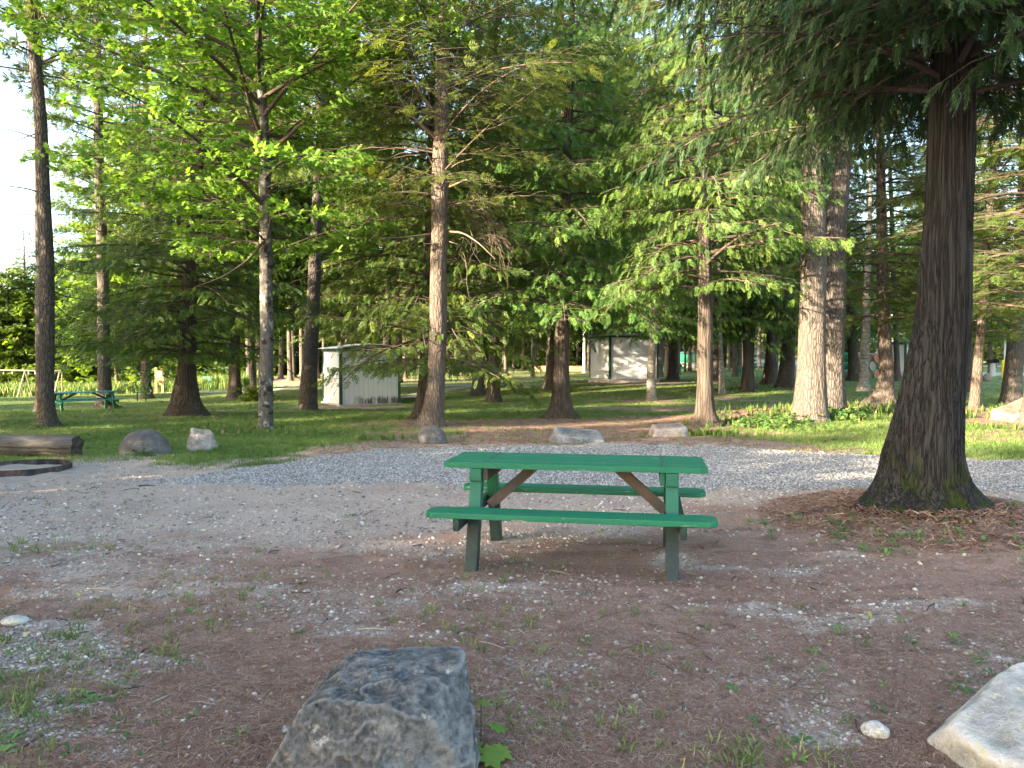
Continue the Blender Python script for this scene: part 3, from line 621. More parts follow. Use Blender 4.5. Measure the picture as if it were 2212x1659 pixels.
# ------------------------------------------------------------------ trunks
def _unused(): pass
def trunk_mesh(nm, P, R, mat, n=20, flare=.5, hf=.35, lobes=5, lobe_a=.5, seed=0, dz=.2, ridge=0.0, rf=14, extra=None, conform=None):
    """P path (local, base at 0), R radius; surface with a root flare, buttress lobes and optional bark ridges"""
    r = random.Random(seed); P = np.array(P, float); R = np.array(R, float)
    zz = np.unique(np.concatenate([np.linspace(-.25, 1.2, int(1.45 / min(dz, .07))), np.arange(1.2, P[-1, 2], dz), [P[-1, 2]]]))
    cx_ = np.interp(zz, P[:, 2], P[:, 0]); cy_ = np.interp(zz, P[:, 2], P[:, 1]); rr = np.interp(zz, P[:, 2], R)
    cx_ = cx_ + .12 * rr * vnoise(zz * .7, zz * 0, s=seed) * sstep(1, 4, zz); 
    th = np.linspace(0, 2 * PI, n, endpoint=False); hh = np.maximum(zz, 0)
    TH, Hh = np.meshgrid(th, hh); mul = 1 + flare * np.exp(-Hh / hf)
    for k in range(lobes):
        ph = 2 * PI * (k + r.random() * .6) / lobes; am = lobe_a * r.uniform(.5, 1.2); pw = r.choice([3, 5, 8])
        mul = mul + am * np.exp(-Hh / (hf * r.uniform(.45, .9))) * np.clip(np.cos(TH - ph), 0, 1) ** pw
    for (ph, am, hs, pw) in (extra or []): mul = mul + am * np.exp(-Hh / hs) * np.clip(np.cos(TH - ph), 0, 1) ** pw
    mul = mul * (1 + .05 * vnoise(np.cos(TH) * 1.5 + 7, np.sin(TH) * 1.5, Hh * .8, s=seed + 1) + .03 * vnoise(np.cos(TH) * 4, np.sin(TH) * 4, Hh * 1.2, s=seed + 2))
    if ridge:
        tw = TH + .06 * np.sin(Hh * 1.3) + .10 * vnoise(np.cos(TH) * 3, np.sin(TH) * 3, Hh * 1.4, s=seed + 9)
        q = vnoise(np.cos(tw) * rf, np.sin(tw) * rf, Hh * 2.0, s=seed + 3); q2 = vnoise(np.cos(tw) * rf * 2.3, np.sin(tw) * rf * 2.3, Hh * 4.5, s=seed + 4)
        mul = mul + ridge * ((1 - np.abs(q) * 2) + .5 * (1 - np.abs(q2) * 2))
    RR = rr[:, None] * mul
    V = np.stack([cx_[:, None] + RR * np.cos(TH), cy_[:, None] + RR * np.sin(TH), np.repeat(zz[:, None], n, 1)], -1).reshape(-1, 3)
    if conform is not None:
        dzv = terr(V[:, 0] + conform[0], V[:, 1] + conform[1]) - conform[2]; V[:, 2] += dzv * np.exp(-np.maximum(V[:, 2], 0) / .45)
    m = len(zz); i = np.arange(m - 1)[:, None] * n; j = np.arange(n)[None]; F = np.stack([i + j, i + (j + 1) % n, i + n + (j + 1) % n, i + n + j], -1).reshape(-1, 4)
    return mesh_np(nm, V, F, mat, True)
def tree(kindname, label, base, path, top, mat, cr=None, cz=None, n=20, group=None, Y=None, flare=.45, hf=.3, lobe_a=.45, seed=0, ridge=0, rf=14, dz=.25, extra=None, crz=None, crs=1.0, cat='tree', sink=0, lobes=5, taper=.25, crh=None, crdz=0.0):
    """base (px,py); path [(px,py,width px)] seen on the trunk going up; top = tree height in metres"""
    g0 = gp(*base) if Y is None else at(base[0], base[1], Y)
    if Y is not None: g0.z = tz(g0.x, g0.y)
    Yd = g0.y; pts = []; R = []
    for (px, py, wpx) in path:
        p = at(px, py, Yd); pts.append((p.x - g0.x, 0, p.z - g0.z)); R.append(wpx * p.y / FP / 2)
    pts.insert(0, (pts[0][0] * .0 + (0), 0, -.3)); R.insert(0, R[0])
    if pts[1][2] < .2: pts.pop(1); R.pop(1)
    (x1, _, z1), (x0, _, z0) = pts[-1], pts[-2] if len(pts) > 1 else pts[-1]
    sl = max(-.08, min(.08, (x1 - x0) / max(.5, z1 - z0)))
    pts.append((x1 + sl * (top - z1), 0, top)); R.append(R[-1] * taper)
    r_ = random.Random(seed * 31 + 7); by = r_.uniform(-.01, .02); pts = [(x, by * max(0, z), z) for x, y, z in pts]
    root = empty(kindname, g0, 0, label, cat, group)
    obj("trunk", trunk_mesh(kindname + "_trunk", pts, R, mat, n, flare, hf, lobes, lobe_a, seed, dz, ridge, rf, extra, tuple(g0)), root)
    if cr:
        lm, cm = CR[cr]; zmid = (crh or 6.0); cxm = np.interp(zmid, [p[2] for p in pts], [p[0] for p in pts]); cxt = np.interp(top, [p[2] for p in pts], [p[0] for p in pts])
        slope = (cxt - cxm) / (top - zmid); rot = crz if crz is not None else r_.uniform(0, 6.28)
        Mx = Matrix.Translation((cxm - slope * zmid, by * zmid, crdz)) @ Matrix.Rotation(math.atan(slope), 4, 'Y') @ Matrix.Rotation(rot, 4, 'Z') @ Matrix.Diagonal((crs, crs, crs if cz is None else cz, 1))
        o1 = obj("branches", lm, root); o1.matrix_local = Mx
        o2 = obj("crown", cm, root); o2.matrix_local = Mx
    return root
def dead_branches(root, items, Yd, mat, name="dead_branch"):
    """items: list of pixel polylines (px,py) drawn at the depth of the trunk with a start radius"""
    for k, (poly, r0, dy) in enumerate(items):
        pts = []; m = len(poly)
        for i, (px, py) in enumerate(poly):
            p = at(px, py, Yd + dy * i / max(1, m - 1)) - root.location; pts.append(tuple(p))
        P = np.array(pts); t = np.linspace(0, m - 1, (m - 1) * 4 + 1); P2 = np.stack([np.interp(t, range(m), P[:, c_]) for c_ in range(3)], -1)
        for _ in range(2): P2[1:-1] = (P2[:-2] + P2[2:] + 2 * P2[1:-1]) / 4
        V, F = tube_np(P2, r0 * .8 * (1 - .85 * t / t[-1]), 6); obj(name, mesh_np(name, V, F, mat, True), root)
def twiggy(root, spots, seed, mat, name="dead_twigs", droop=.8):
    """fans of fine dead twigs: spots (px,py,Y,size m,dirx)"""
    r = random.Random(seed)
    for (px, py, Y, size, dx, cnt) in spots:
        c0 = np.array(at(px, py, Y) - root.location); Vs = []; Fs = []; n0 = 0
        for k in range(cnt):
            d = np.array([dx + r.uniform(-.8, .8), r.uniform(-.8, .8), r.uniform(-.9, .5)]); d /= np.linalg.norm(d); l = size * r.uniform(.4, 1); s = np.linspace(0, 1, 5)
            st = c0 + np.array([r.gauss(0, .2), r.gauss(0, .2), r.gauss(0, .2)]) * size; P = st + d[None] * (l * s)[:, None]; P[:, 2] -= droop * l * s * s * r.uniform(.2, 1); P[:, 0] += .08 * l * np.sin(s * r.uniform(2, 6))
            V, F = tube_np(P, .0065 * (1 - .6 * s), 3); Vs.append(V); Fs.append(F + n0); n0 += len(V)
        obj(name, mesh_np(name, np.concatenate(Vs), np.concatenate(Fs), mat, False), root)
# ------------------------------------------------------------------ trees one can tell apart
MB_ = M
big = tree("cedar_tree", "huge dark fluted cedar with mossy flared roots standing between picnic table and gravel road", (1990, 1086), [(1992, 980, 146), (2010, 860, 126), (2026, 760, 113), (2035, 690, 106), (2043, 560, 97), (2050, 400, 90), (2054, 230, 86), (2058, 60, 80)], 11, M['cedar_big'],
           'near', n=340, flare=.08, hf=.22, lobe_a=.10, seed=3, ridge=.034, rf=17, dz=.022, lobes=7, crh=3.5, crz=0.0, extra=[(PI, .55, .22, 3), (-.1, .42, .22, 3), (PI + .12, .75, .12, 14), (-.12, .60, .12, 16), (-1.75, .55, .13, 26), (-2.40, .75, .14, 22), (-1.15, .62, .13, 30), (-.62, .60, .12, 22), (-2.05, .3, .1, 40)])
t = tree("pine_tree", "slim grey pine with bare side limbs, first trunk of the lawn beyond the log", (102, 921), [(100, 860, 31), (102, 780, 30), (103, 560, 28), (97, 400, 26), (90, 250, 24), (78, 100, 23), (72, 20, 22)], 19, M['pine_bark'], 'pineA', seed=5, crdz=2.0, hf=.25, flare=.35, lobe_a=.5, crz=1.0, extra=[(-.1, .8, .08, 3)])
dead_branches(t, [(((92, 305), (55, 290), (10, 277), (-40, 270)), .03, .5), (((95, 420), (60, 407), (0, 400), (-60, 396)), .03, -.6), (((90, 285), (50, 298), (0, 315)), .025, .4), (((80, 132), (45, 108), (0, 90), (-60, 60)), .035, -.5), (((84, 180), (40, 176), (0, 178)), .02, 0), (((98, 470), (60, 462), (10, 468), (-30, 475)), .02, .3), (((100, 520), (140, 500), (175, 498)), .015, .3), (((82, 140), (120, 120), (190, 96), (260, 92)), .03, .6), (((94, 340), (60, 345), (0, 372)), .025, .6)], t.location.y, M['limb'])
dead_branches(t, [(((102, 620), (135, 640), (200, 650), (262, 654)), .03, .8), (((104, 640), (150, 690), (240, 700)), .02, 1.0), (((110, 560), (150, 585), (210, 592), (250, 590)), .02, 1)], t.location.y, M['limb'])
tree("pine_tree", "pale pine trunk half hidden behind the slim grey pine beyond the log", (92, 890), [(90, 850, 24), (88, 700, 22), (84, 400, 19), (80, 150, 17)], 21, M['pine_pale'], None, seed=6, extra=[(.1, 1.6, .08, 4)], crz=2.5)
tree("pine_tree", "tall sunlit pine rising right beside the far green picnic table on the lawn", (226, 880), [(226, 840, 27), (225, 750, 25), (222, 550, 22), (217, 350, 19), (214, 150, 17)], 23, M['pine_pale'], 'pineA', seed=7, extra=[(0, 1.5, .07, 4)], crz=4)
t = tree("cedar_tree", "dark spreading cedar with skirt-like flared base in the middle of the lawn", (402, 897), [(400, 850, 46), (403, 800, 36), (406, 740, 34), (410, 620, 31), (420, 500, 27), (430, 420, 24)], 12.5, M['cedar_bark'], 'cedarC', n=48, seed=8, flare=.35, hf=.45, lobe_a=.55, ridge=.02, rf=5, extra=[(PI, .45, .3, 2), (0, .45, .3, 2)], crz=.3, crs=1.1, cz=.95)
t3y = t.location.y
dead_branches(t, [(((405, 640), (340, 675), (250, 690), (150, 655)), .05, -1.2), (((405, 600), (330, 590), (240, 560), (150, 500)), .04, -.8), (((412, 560), (350, 540), (260, 515), (180, 440)), .035, .5), (((408, 660), (350, 700), (260, 740), (190, 735)), .04, -1.5), (((415, 520), (460, 560), (520, 580)), .03, -.8)], t3y, M['limb'])
tree("pine_tree", "grey pine trunk standing directly behind the park bench on the far lawn", (317, 860), [(316, 830, 20), (315, 760, 18), (313, 600, 16), (312, 300, 13)], 24, M['pine_pale'], 'pineB', seed=9, crz=.6)
tree("pine_tree", "straight grey pine with root flare between spreading cedar and lichened maple", (507, 862), [(507, 830, 25), (507, 760, 22), (505, 600, 19), (500, 300, 15)], 22, M['pine_pale'], 'pineA', seed=10, flare=.6, crz=5.5)
mp = tree("maple_tree", "bright green maple with blotchy lichened trunk in front of the lawn", (573, 928), [(574, 880, 30), (575, 800, 28), (575, 700, 27), (573, 550, 26), (570, 420, 25), (567, 300, 22), (561, 190, 19), (553, 60, 15), (550, 0, 13)], 13.5, M['maple_bark'], 'maple', n=36, seed=11, flare=.12, hf=.15, lobe_a=.15, ridge=.01, rf=3, crh=5, crz=0)
dead_branches(mp, [(((565, 290), (520, 265), (450, 262), (380, 255)), .06, -.5), (((572, 345), (545, 318), (480, 300), (400, 302), (350, 280)), .05, -1), (((395, 300), (388, 345), (370, 375), (362, 400)), .025, 0), (((410, 300), (400, 340), (378, 362)), .02, 0), (((577, 405), (600, 395), (650, 392), (690, 410)), .03, -1), (((582, 420), (585, 470), (570, 540)), .02, -.3), (((574, 515), (540, 560), (480, 600), (420, 620)), .04, -1.2), (((572, 290), (610, 268), (640, 262)), .03, .3)], mp.location.y, M['limb'], "limb")
tree("birch_tree", "thin whitish birch with a leafy bush at its foot behind the maple", (549, 858), [(547, 820, 13), (545, 770, 12), (543, 600, 10)], 12, M['birch_bark'], 'mapleB', seed=12, flare=.2, crs=.7, cz=.9)
tree("pine_tree", "dark leaning pine trunk with swollen foot just beside the nearer white shed", (664, 886), [(666, 850, 38), (670, 780, 33), (677, 640, 28), (684, 500, 25), (692, 300, 20), (698, 120, 16)], 19, M['pine_bark'], 'pineB', seed=13, flare=.12, hf=.2, lobe_a=.1, crz=3.3)
hm = tree("hemlock_tree", "brown barked hemlock with many dead limbs rising behind the round grey boulder", (934, 921), [(938, 880, 44), (943, 800, 37), (947, 700, 36), (949, 560, 35), (950, 420, 35), (953, 320, 32), (956, 200, 28), (960, 60, 25), (960, 0, 23)], 17, M['hemlock_bark'], 'hemhigh', n=48, seed=14, flare=.12, hf=.2, lobe_a=.3, ridge=.012, rf=4, crz=1.3, crh=6, extra=[(PI, 1.5, .14, 3)])
dead_branches(hm, [(((940, 245), (905, 200), (885, 140), (870, 80), (860, 20)), .05, -.5), (((938, 295), (900, 262), (870, 225), (840, 160), (810, 80)), .05, -.9), (((936, 250), (880, 235), (820, 228), (740, 205)), .035, -1), (((964, 200), (985, 120), (1010, 40), (1020, -10)), .03, -.6), (((962, 215), (1010, 185), (1070, 160), (1150, 110)), .04, .8), (((965, 185), (1020, 165), (1080, 130), (1160, 75)), .04, -.4), (((938, 360), (925, 335), (915, 320)), .035, -.5), (((962, 408), (990, 395), (1030, 380)), .04, -.5), (((962, 372), (990, 350), (1020, 343)), .02, -.8), (((935, 505), (880, 512), (820, 515)), .03, -.9), (((965, 500), (1000, 502), (1035, 525), (1070, 560)), .035, -1.0), (((965, 520), (990, 528)), .015, -.3), (((940, 330), (880, 320), (800, 318), (740, 330)), .025, -.5), (((962, 270), (1010, 285), (1060, 280), (1120, 250)), .03, -.5)], hm.location.y, M['deadlimb'])
twiggy(hm, [(1020, 440, 16.5, .8, .5, 40), (1060, 500, 16.3, .8, .6, 45), (1010, 520, 16.4, .7, .5, 25), (985, 130, 16.5, .9, .3, 40), (1010, 60, 16.6, .8, .4, 30), (900, 180, 16.5, .8, -.4, 30), (940, 240, 16.6, .6, 0, 30), (880, 90, 16.4, .8, -.3, 30), (880, 380, 16.4, .6, -.5, 20), (1040, 130, 16.8, .8, .7, 30)], 3, M['deadlimb'])
tree("cedar_tree", "dense dark cedar crowding close behind the brown hemlock trunk", (908, 905), [(913, 850, 22), (918, 750, 20), (922, 600, 18)], 12.5, M['cedar_bark'], 'cedarC', seed=15, flare=.6, hf=.3, extra=[(2.6, 1.2, .25, 3)], crz=2.2, crs=1.0, crdz=-.55)
tree("pine_tree", "dark rough pine trunk standing on grass between the hemlock and mossy-footed cedar", (1034, 854), [(1036, 820, 29), (1040, 740, 26), (1044, 620, 23), (1046, 480, 20), (1050, 250, 16)], 22, M['pine_bark'], 'pineA', seed=16, flare=.4, crz=.5)
tree("pine_tree", "pale grey pine trunk with wide foot across the path from the hemlock", (1065, 818), [(1066, 790, 19), (1067, 700, 16), (1069, 560, 14), (1070, 300, 11)], 23, M['pine_pale'], 'pineB', seed=17, flare=.6, crz=1.5)
tree("cedar_tree", "shaggy brown cedar with green moss at its foot beyond the flat grey rock", (1214, 902), [(1213, 860, 38), (1213, 800, 32), (1215, 720, 30), (1218, 600, 27), (1222, 480, 23)], 12.5, M['cedar_bark'], 'cedarA', n=48, seed=18, flare=.3, hf=.3, lobe_a=.5, ridge=.02, rf=5, crz=4.6, extra=[(PI, .8, .15, 3), (-.5, .5, .15, 4)])
tree("pine_tree", "dark ridged pine trunk just behind the shaggy moss-footed cedar", (1191, 840), [(1193, 810, 30), (1196, 740, 27), (1200, 620, 24), (1204, 400, 19)], 22, M['pine_bark'], 'pineB', seed=19, flare=.3, crz=3.6)
tree("birch_tree", "slender ring-marked birch with a dark band in front of the farther shed", (1408, 865), [(1407, 840, 20), (1407, 790, 18), (1410, 745, 17), (1413, 650, 15)], 8, M['birch_bark'], 'cedarB', seed=20, flare=.15, lobe_a=.1, crs=.68, cz=.62, crz=1.1, crdz=.9)
tree("cedar_tree", "sunlit brown cedar trunk rising beside the grass-fringed tan rock", (1524, 921), [(1523, 880, 38), (1523, 820, 33), (1523, 700, 31), (1521, 560, 28), (1519, 400, 24)], 13, M['cedar_bark'], 'cedarA', n=48, seed=21, flare=.25, hf=.25, lobe_a=.5, ridge=.02, rf=5, crz=2.9, crs=.88, cz=1.0, crdz=.3, extra=[(-.3, .6, .12, 3)])
tree("pine_tree", "thin mottled trunk, partner of the knotty one behind the sunlit brown cedar", (1545, 828), [(1545, 800, 13), (1545, 700, 12), (1544, 560, 10)], 16, M['pine_bark'], 'cedarA', seed=22, crz=.2, crs=1.2)
tree("birch_tree", "thin knotty spotted trunk right behind the sunlit brown cedar", (1561, 851), [(1559, 820, 12), (1556, 740, 10), (1554, 600, 9)], 11, M['birch_bark'], None, seed=23, flare=.2)
tree("pine_tree", "brightly sunlit pale trunk standing by the far metal-legged picnic table", (1588, 814), [(1588, 790, 12), (1586, 720, 11), (1584, 600, 10)], 19, M['pine_pale'], 'pineA', seed=24, crz=2.1, flare=.1)
tree("cedar_tree", "small dark cedar on the grass in line with the farthest picnic table", (1616, 846), [(1615, 820, 18), (1613, 740, 16), (1611, 640, 14)], 12, M['cedar_bark'], 'cedarA', seed=25, crz=3.1, crs=1.0, extra=[(PI, 1.4, .08, 4)])
tree("pine_tree", "dark slanting pine trunk, farther of two beside the yellow-topped ball fence", (1662, 829), [(1665, 800, 28), (1672, 720, 24), (1678, 620, 22), (1686, 400, 17)], 21, M['pine_bark'], 'pineA', seed=26, crz=5, flare=.35)
tree("pine_tree", "dark slanting pine trunk, nearer of two beside the yellow-topped ball fence", (1696, 837), [(1699, 805, 32), (1705, 720, 26), (1711, 620, 24), (1718, 400, 18)], 21, M['pine_bark'], 'pineB', seed=27, crz=.9, flare=.35)
tree("pine_tree", "stout pine with deeply furrowed bark lit golden at its base among leafy weeds", (1748, 908), [(1750, 870, 66), (1753, 800, 56), (1756, 680, 52), (1757, 560, 50), (1757, 420, 47), (1758, 300, 40), (1760, 200, 34), (1762, 80, 28)], 20, M['pine_pale'], 'pineB', n=64, seed=28, flare=.12, hf=.3, lobe_a=.25, ridge=.022, rf=6, crz=2.6, lobes=7)
tree("pine_tree", "second stout furrowed pine, the shaded twin touching the golden-lit trunk", (1797, 886), [(1797, 850, 52), (1798, 780, 47), (1800, 660, 45), (1802, 520, 43), (1811, 400, 38), (1822, 300, 30), (1828, 180, 24)], 20, M['pine_bark'], 'pineA', n=56, seed=29, flare=.12, hf=.3, lobe_a=.25, ridge=.02, rf=6, crz=1.9, lobes=7)
tree("hemlock_tree", "curved trunk sweeping out into a needle-covered foot before the stacked barrels", (1914, 872), [(1912, 845, 36), (1916, 810, 29), (1913, 760, 28), (1909, 660, 24), (1906, 500, 21), (1904, 300, 17)], 17, M['hemlock_bark'], 'hem', n=36, seed=30, flare=.2, hf=.3, lobe_a=.4, crz=4.4, crs=.85, extra=[(PI, 2.2, .22, 3)])
tree("cedar_tree", "dark cedar with spreading roots just beside the barrel stack", (1846, 822), [(1845, 800, 24), (1843, 760, 21), (1838, 680, 19)], 12, M['cedar_bark'], 'cedarB', seed=31, flare=.5, crz=1.0)
tree("birch_tree", "dark patchy birch trunk leaning in front of the barrel stack", (1864, 845), [(1866, 820, 19), (1869, 760, 18), (1873, 660, 16)], 10, M['birch_bark'], None, seed=32, flare=.35)
tree("pine_tree", "thin grey trunk between the barrel stack and the blue-roofed shed", (1939, 823), [(1938, 790, 12), (1936, 700, 11), (1930, 480, 9)], 20, M['pine_bark'], 'pineA', seed=33, crz=3.8)
tree("pine_tree", "slim leaning speckled trunk beside the pedestal charcoal grill", (2103, 880), [(2107, 850, 20), (2115, 760, 18), (2124, 660, 17), (2135, 520, 15)], 14, M['hemlock_bark'], 'hem', seed=34, flare=.15, lobe_a=.1, crz=.4, crs=.7)
tree("pine_tree", "shaded trunk peeping out behind the huge mossy cedar", (2093, 847), [(2093, 820, 14), (2093, 700, 13)], 15, M['pine_bark'], 'cedarB', seed=35, crz=.4)
tree("pine_tree", "sunlit stout trunk rising behind the large tan boulder at the road's far side", (2182, 872), [(2185, 840, 36), (2193, 760, 33), (2201, 660, 31), (2207, 540, 29), (2212, 400, 26)], 19, M['pine_pale'], 'hemhigh', n=40, seed=36, flare=.12, ridge=.015, rf=5, crz=5.2)
tree("hemlock_tree", "trunk at the photo's edge whose root hugs the large tan boulder", (2235, 915), [(2235, 860, 34), (2245, 700, 32)], 15, M['hemlock_bark'], 'hem', n=36, seed=37, flare=.3, lobe_a=.5, crz=2.2, extra=[(PI, 1.0, .3, 3)])
# ------------------------------------------------------------------ stands of trees behind
def proto(kindname, mat, cr, top, r0, seed, mesh=None):
    root = bpy.data.objects.new(kindname, None); root.empty_display_size = .2
    tr = bpy.data.objects.new("trunk", trunk_mesh(kindname + "_trunk", [(0, 0, -.3), (.05, .02, 3), (.0, .1, 8), (.1, 0, top)], [r0, r0 * .9, r0 * .7, r0 * .15], mat, 14, .45, .3, 5, .45, seed, .5)); tr.parent = root
    lm, cm = CR[cr]; a = bpy.data.objects.new("branches", lm); a.parent = root; b = bpy.data.objects.new("crown", cm); b.parent = root
    return root
PR = {'pineA': proto("pine_tree", M['pine_bark'], 'pineA', 21, .21, 41), 'pineB': proto("pine_tree", M['pine_pale'], 'pineB', 23, .24, 42), 'pineC': proto("pine_tree", M['pine_pale'], 'pineA', 21, .17, 43), 'cedar': proto("cedar_tree", M['cedar_bark'], 'cedarA', 12.5, .17, 44),
      'cedarB': proto("cedar_tree", M['cedar_bark'], 'cedarB', 13.5, .2, 45), 'hem': proto("hemlock_tree", M['hemlock_bark'], 'hem', 16.5, .19, 46), 'maple': proto("maple_tree", M['maple_bark'], 'mapleB', 12, .12, 47), 'leafy': proto("broadleaf_tree", M['maple_bark'], 'leafy', 9, .09, 48)}
def stand(spots, label, group, seed, cat='tree'):
    r = random.Random(seed)
    for sp1 in spots:
        kind, x, y, s = sp1[:4]; lb = sp1[4] if len(sp1) > 4 else label
        c = copy_tree(PR[kind]); c.location = (x, y, tz(x, y) - .03); c.rotation_euler = (r.uniform(-.02, .02), r.uniform(-.02, .02), r.uniform(0, 6.28)); c.scale = (s, s, s * r.uniform(.92, 1.1))
        tag(c, lb, cat, group)
def X(px, Y): return (px - CX) / FP * Y
# far stand of bare trunks in the middle, measured from the photo
r = random.Random(5); sp = []
for (px, py) in [(995, 803), (1016, 803), (1130, 800), (1088, 797), (1109, 798), (1150, 797), (1167, 796), (985, 800), (970, 806), (881, 812), (905, 806), (1270, 803), (1282, 808), (1232, 796), (1212, 795), (1045, 800), (1180, 795), (1197, 795), (1247, 796), (893, 800)]:
    g0 = gp(px, py); Y = min(95, max(48, g0.y)); sp.append((r.choice(['pineA', 'pineB', 'pineC', 'pineC']), X(px, Y), Y, r.uniform(.8, 1.0)))
stand(sp, "tall straight pine in the far stand seen between the two white sheds", "tall pines of the far stand between the sheds", 1)
sp = []
for (px, py) in [(606, 818), (627, 822), (635, 815), (585, 822), (700, 812), (686, 818), (420, 838), (538, 826), (653, 812), (560, 820), (594, 812)]:
    g0 = gp(px, py); Y = min(90, max(45, g0.y)); sp.append((r.choice(['pineA', 'pineB', 'pineC']), X(px, Y), Y, r.uniform(.8, 1.0)))
stand(sp, "tall pine of the stand seen past the maple, beyond the footpath", "tall pines beyond the footpath behind the maple", 2)
sp = []
for (px, py) in [(1466, 810), (1441, 806), (1490, 803), (1428, 800), (1509, 800), (1573, 800), (1600, 803), (1640, 797), (1478, 797), (1455, 797), (1604, 797), (1715, 800), (1745, 798), (1530, 803)]:
    g0 = gp(px, py); Y = min(95, max(50, g0.y)); sp.append((r.choice(['pineB', 'pineC', 'pineC']), X(px, Y), Y, r.uniform(.8, 1.0)))
stand(sp, "tall pine near the far picnic tables beyond the farther shed", "tall pines around the far picnic tables", 3)
sp = []
for i in range(30):
    Y = 62 + 45 * r.random(); px = r.uniform(600, 1500) if i % 5 else r.uniform(1650, 2300)
    sp.append((r.choice(['pineA', 'pineB', 'pineC', 'pineC', 'hem', 'maple']), X(px, Y), Y, r.uniform(.75, 1.05)))
stand(sp, "tall tree deep in the dark far woods behind the open lawn", "trees deep in the far woods", 4)
sp = []
for i in range(36):
    Y = 74 + 30 * r.random(); px = r.uniform(-500, 640)
    sp.append((r.choice(['leafy', 'leafy', 'maple', 'hem', 'pineC', 'maple']), X(px, Y), Y, r.uniform(.8, 1.25)))
stand(sp, "leafy tree of the woods edge behind the swing set and info board", "broadleaf trees of the woods edge behind the swings", 5)
# mid-distance fillers whose crowns close the canopy
stand([('cedar', X(396, 33), 33, .9, "evergreen hidden behind the spreading skirt-footed cedar"), ('pineB', X(505, 38), 38, .8, "tall pine lined up behind the straight grey pine with root flare"), ('cedar', X(576, 36), 36, 1.25, "dark evergreen lined up behind the lichened maple trunk"),
       ('maple', X(668, 40), 40, 1.3, "green maple crown behind the dark leaning pine by the nearer shed"), ('maple', X(318, 44), 44, 1.2, "green maple crown behind the pine of the park bench"), ('cedarB', X(228, 42), 42, .8, "dark evergreen behind the pale pine of the teal-topped table")], "", "trees behind the lawn trunks", 6)
stand([('hem', X(770, 36), 36, 1.1, "drooping hemlock just behind the nearer shed roof"), ('cedar', X(835, 34), 34, 1.15, "evergreen at the far corner of the nearer shed"), ('cedar', X(735, 44), 44, 1.1, "evergreen farther behind the nearer shed's green corner"), ('pineB', X(860, 50), 50, 1.0, "tall pine beyond the side path's bend")], "", "evergreens behind the nearer shed", 7)
stand([('cedar', X(1066, 29), 29, 1.25, "tall evergreen in line with the pale wide-footed pine"), ('hem', X(1048, 40), 40, 1.0, "hemlock behind the dark rough pine on the grass"), ('cedarB', X(1218, 34), 34, 1.25, "tall cedar hidden behind the shaggy moss-footed cedar"), ('maple', X(1150, 58), 58, 1.2, "green maple far off beyond the footpath's middle"), ('cedarB', X(1455, 44), 44, 1.35, "tall cedar just past the farther shed's shaded wall"),
       ('cedarB', X(1192, 40), 40, 1.05, "cedar behind the dark ridged pine"), ('pineA', X(1340, 48), 48, .9, "tall pine directly behind the farther shed's green corner"), ('cedar', X(1380, 46), 46, 1.2, "evergreen leaning over the farther shed's roof"), ('cedarB', X(1524, 32), 32, 1.0, "cedar hidden behind the sunlit brown cedar"), ('cedarB', X(1352, 43.5), 43.5, 1.5, "tallest dark cedar rising straight behind the farther shed"), ('pineB', X(1322, 42), 42, 1.1, "tall pine close behind the farther shed's roof"), ('pineB', X(1290, 52), 52, .95, "tall pine seen above the farther shed's pale side wall"), ('pineB', X(1425, 56), 56, .95, "tall pine standing just beyond the slender ring-marked birch"), ('pineA', X(1185, 60), 60, 1.05, "tall pine far beyond the dark ridged pine"), ('hem', X(1214, 52), 52, 1.0, "hemlock far behind the shaggy moss-footed cedar")], "", "evergreens between and behind the sheds", 8)
stand([('cedar', X(1664, 38), 38, 1.25, "tall evergreen behind the farther slanting pine"), ('cedarB', X(1615, 33), 33, 1.2, "tall evergreen right behind the small dark cedar"), ('hem', X(1740, 46), 46, 1.0, "hemlock glimpsed behind the golden-lit stout pine"), ('cedarB', X(1830, 55), 55, .9, "dark cedar shading the barrel stack"), ('hem', X(2010, 48), 48, .9, "hemlock behind the huge mossy cedar"), ('cedar', X(2140, 60), 60, 1.0, "evergreen by the grill and parking area"),
       ('leafy', X(1700, 90), 90, 1.1, "leafy tree beyond the yellow-topped ball fence"), ('leafy', X(2150, 95), 95, 1.3, "leafy sunny tree across the parking area"), ('leafy', X(2060, 100), 100, 1.2, "leafy tree farthest beyond the blue-roofed shed")], "", "green trees behind the twin pines", 9)
# ------------------------------------------------------------------ picnic tables
def woodpaint(name, c, worn=(.30, .27, .22), dark_low=False, wth=.62):
    n = NT(name, .55, .35); v = n.co("Object", (1.2, 14, 14)); f = n.noise(v, 3.0, 6, .6); big = n.noise(n.co(), 2.3, 4)
    col = n.mix(f, [x * .75 for x in c], [min(1, x * 1.18) for x in c]); col = n.mix(n.math('MULTIPLY', big, .45), col, [x * .8 for x in c])
    w = n.noise(n.co("Object", (1.5, 10, 10)), 4.0, 6, .7); col = n.mix(n.ramp(w, [(wth, 0), (wth + .03, .85)]), col, worn)
    ck = n.noise(n.co("Object", (.55, 26, 26)), 3.0, 3, .5); col = n.mix(n.ramp(ck, [(.28, .85), (.33, 0)]), col, (.008, .03, .02))
    if dark_low:
        z = n.sep(n.co())[2]; d = n.ramp(z, [(.35, 1), (.45, 0)]); col = n.mix(n.math('MULTIPLY', d, n.ramp(n.noise(n.co(), 9, 5, .6), [(.25, .7), (.55, 1)])), col, (.012, .020, .022))  # colour turns near-black below bench height
    n.col(col).bump(n.math('ADD', f, n.math('MULTIPLY', ck, .6)), .35, .004); return n.m
M['green'] = woodpaint("green_paint", (.008, .138, .066)); M['greenleg'] = woodpaint("green_paint_leg", (.009, .105, .058), dark_low=True, wth=.7)
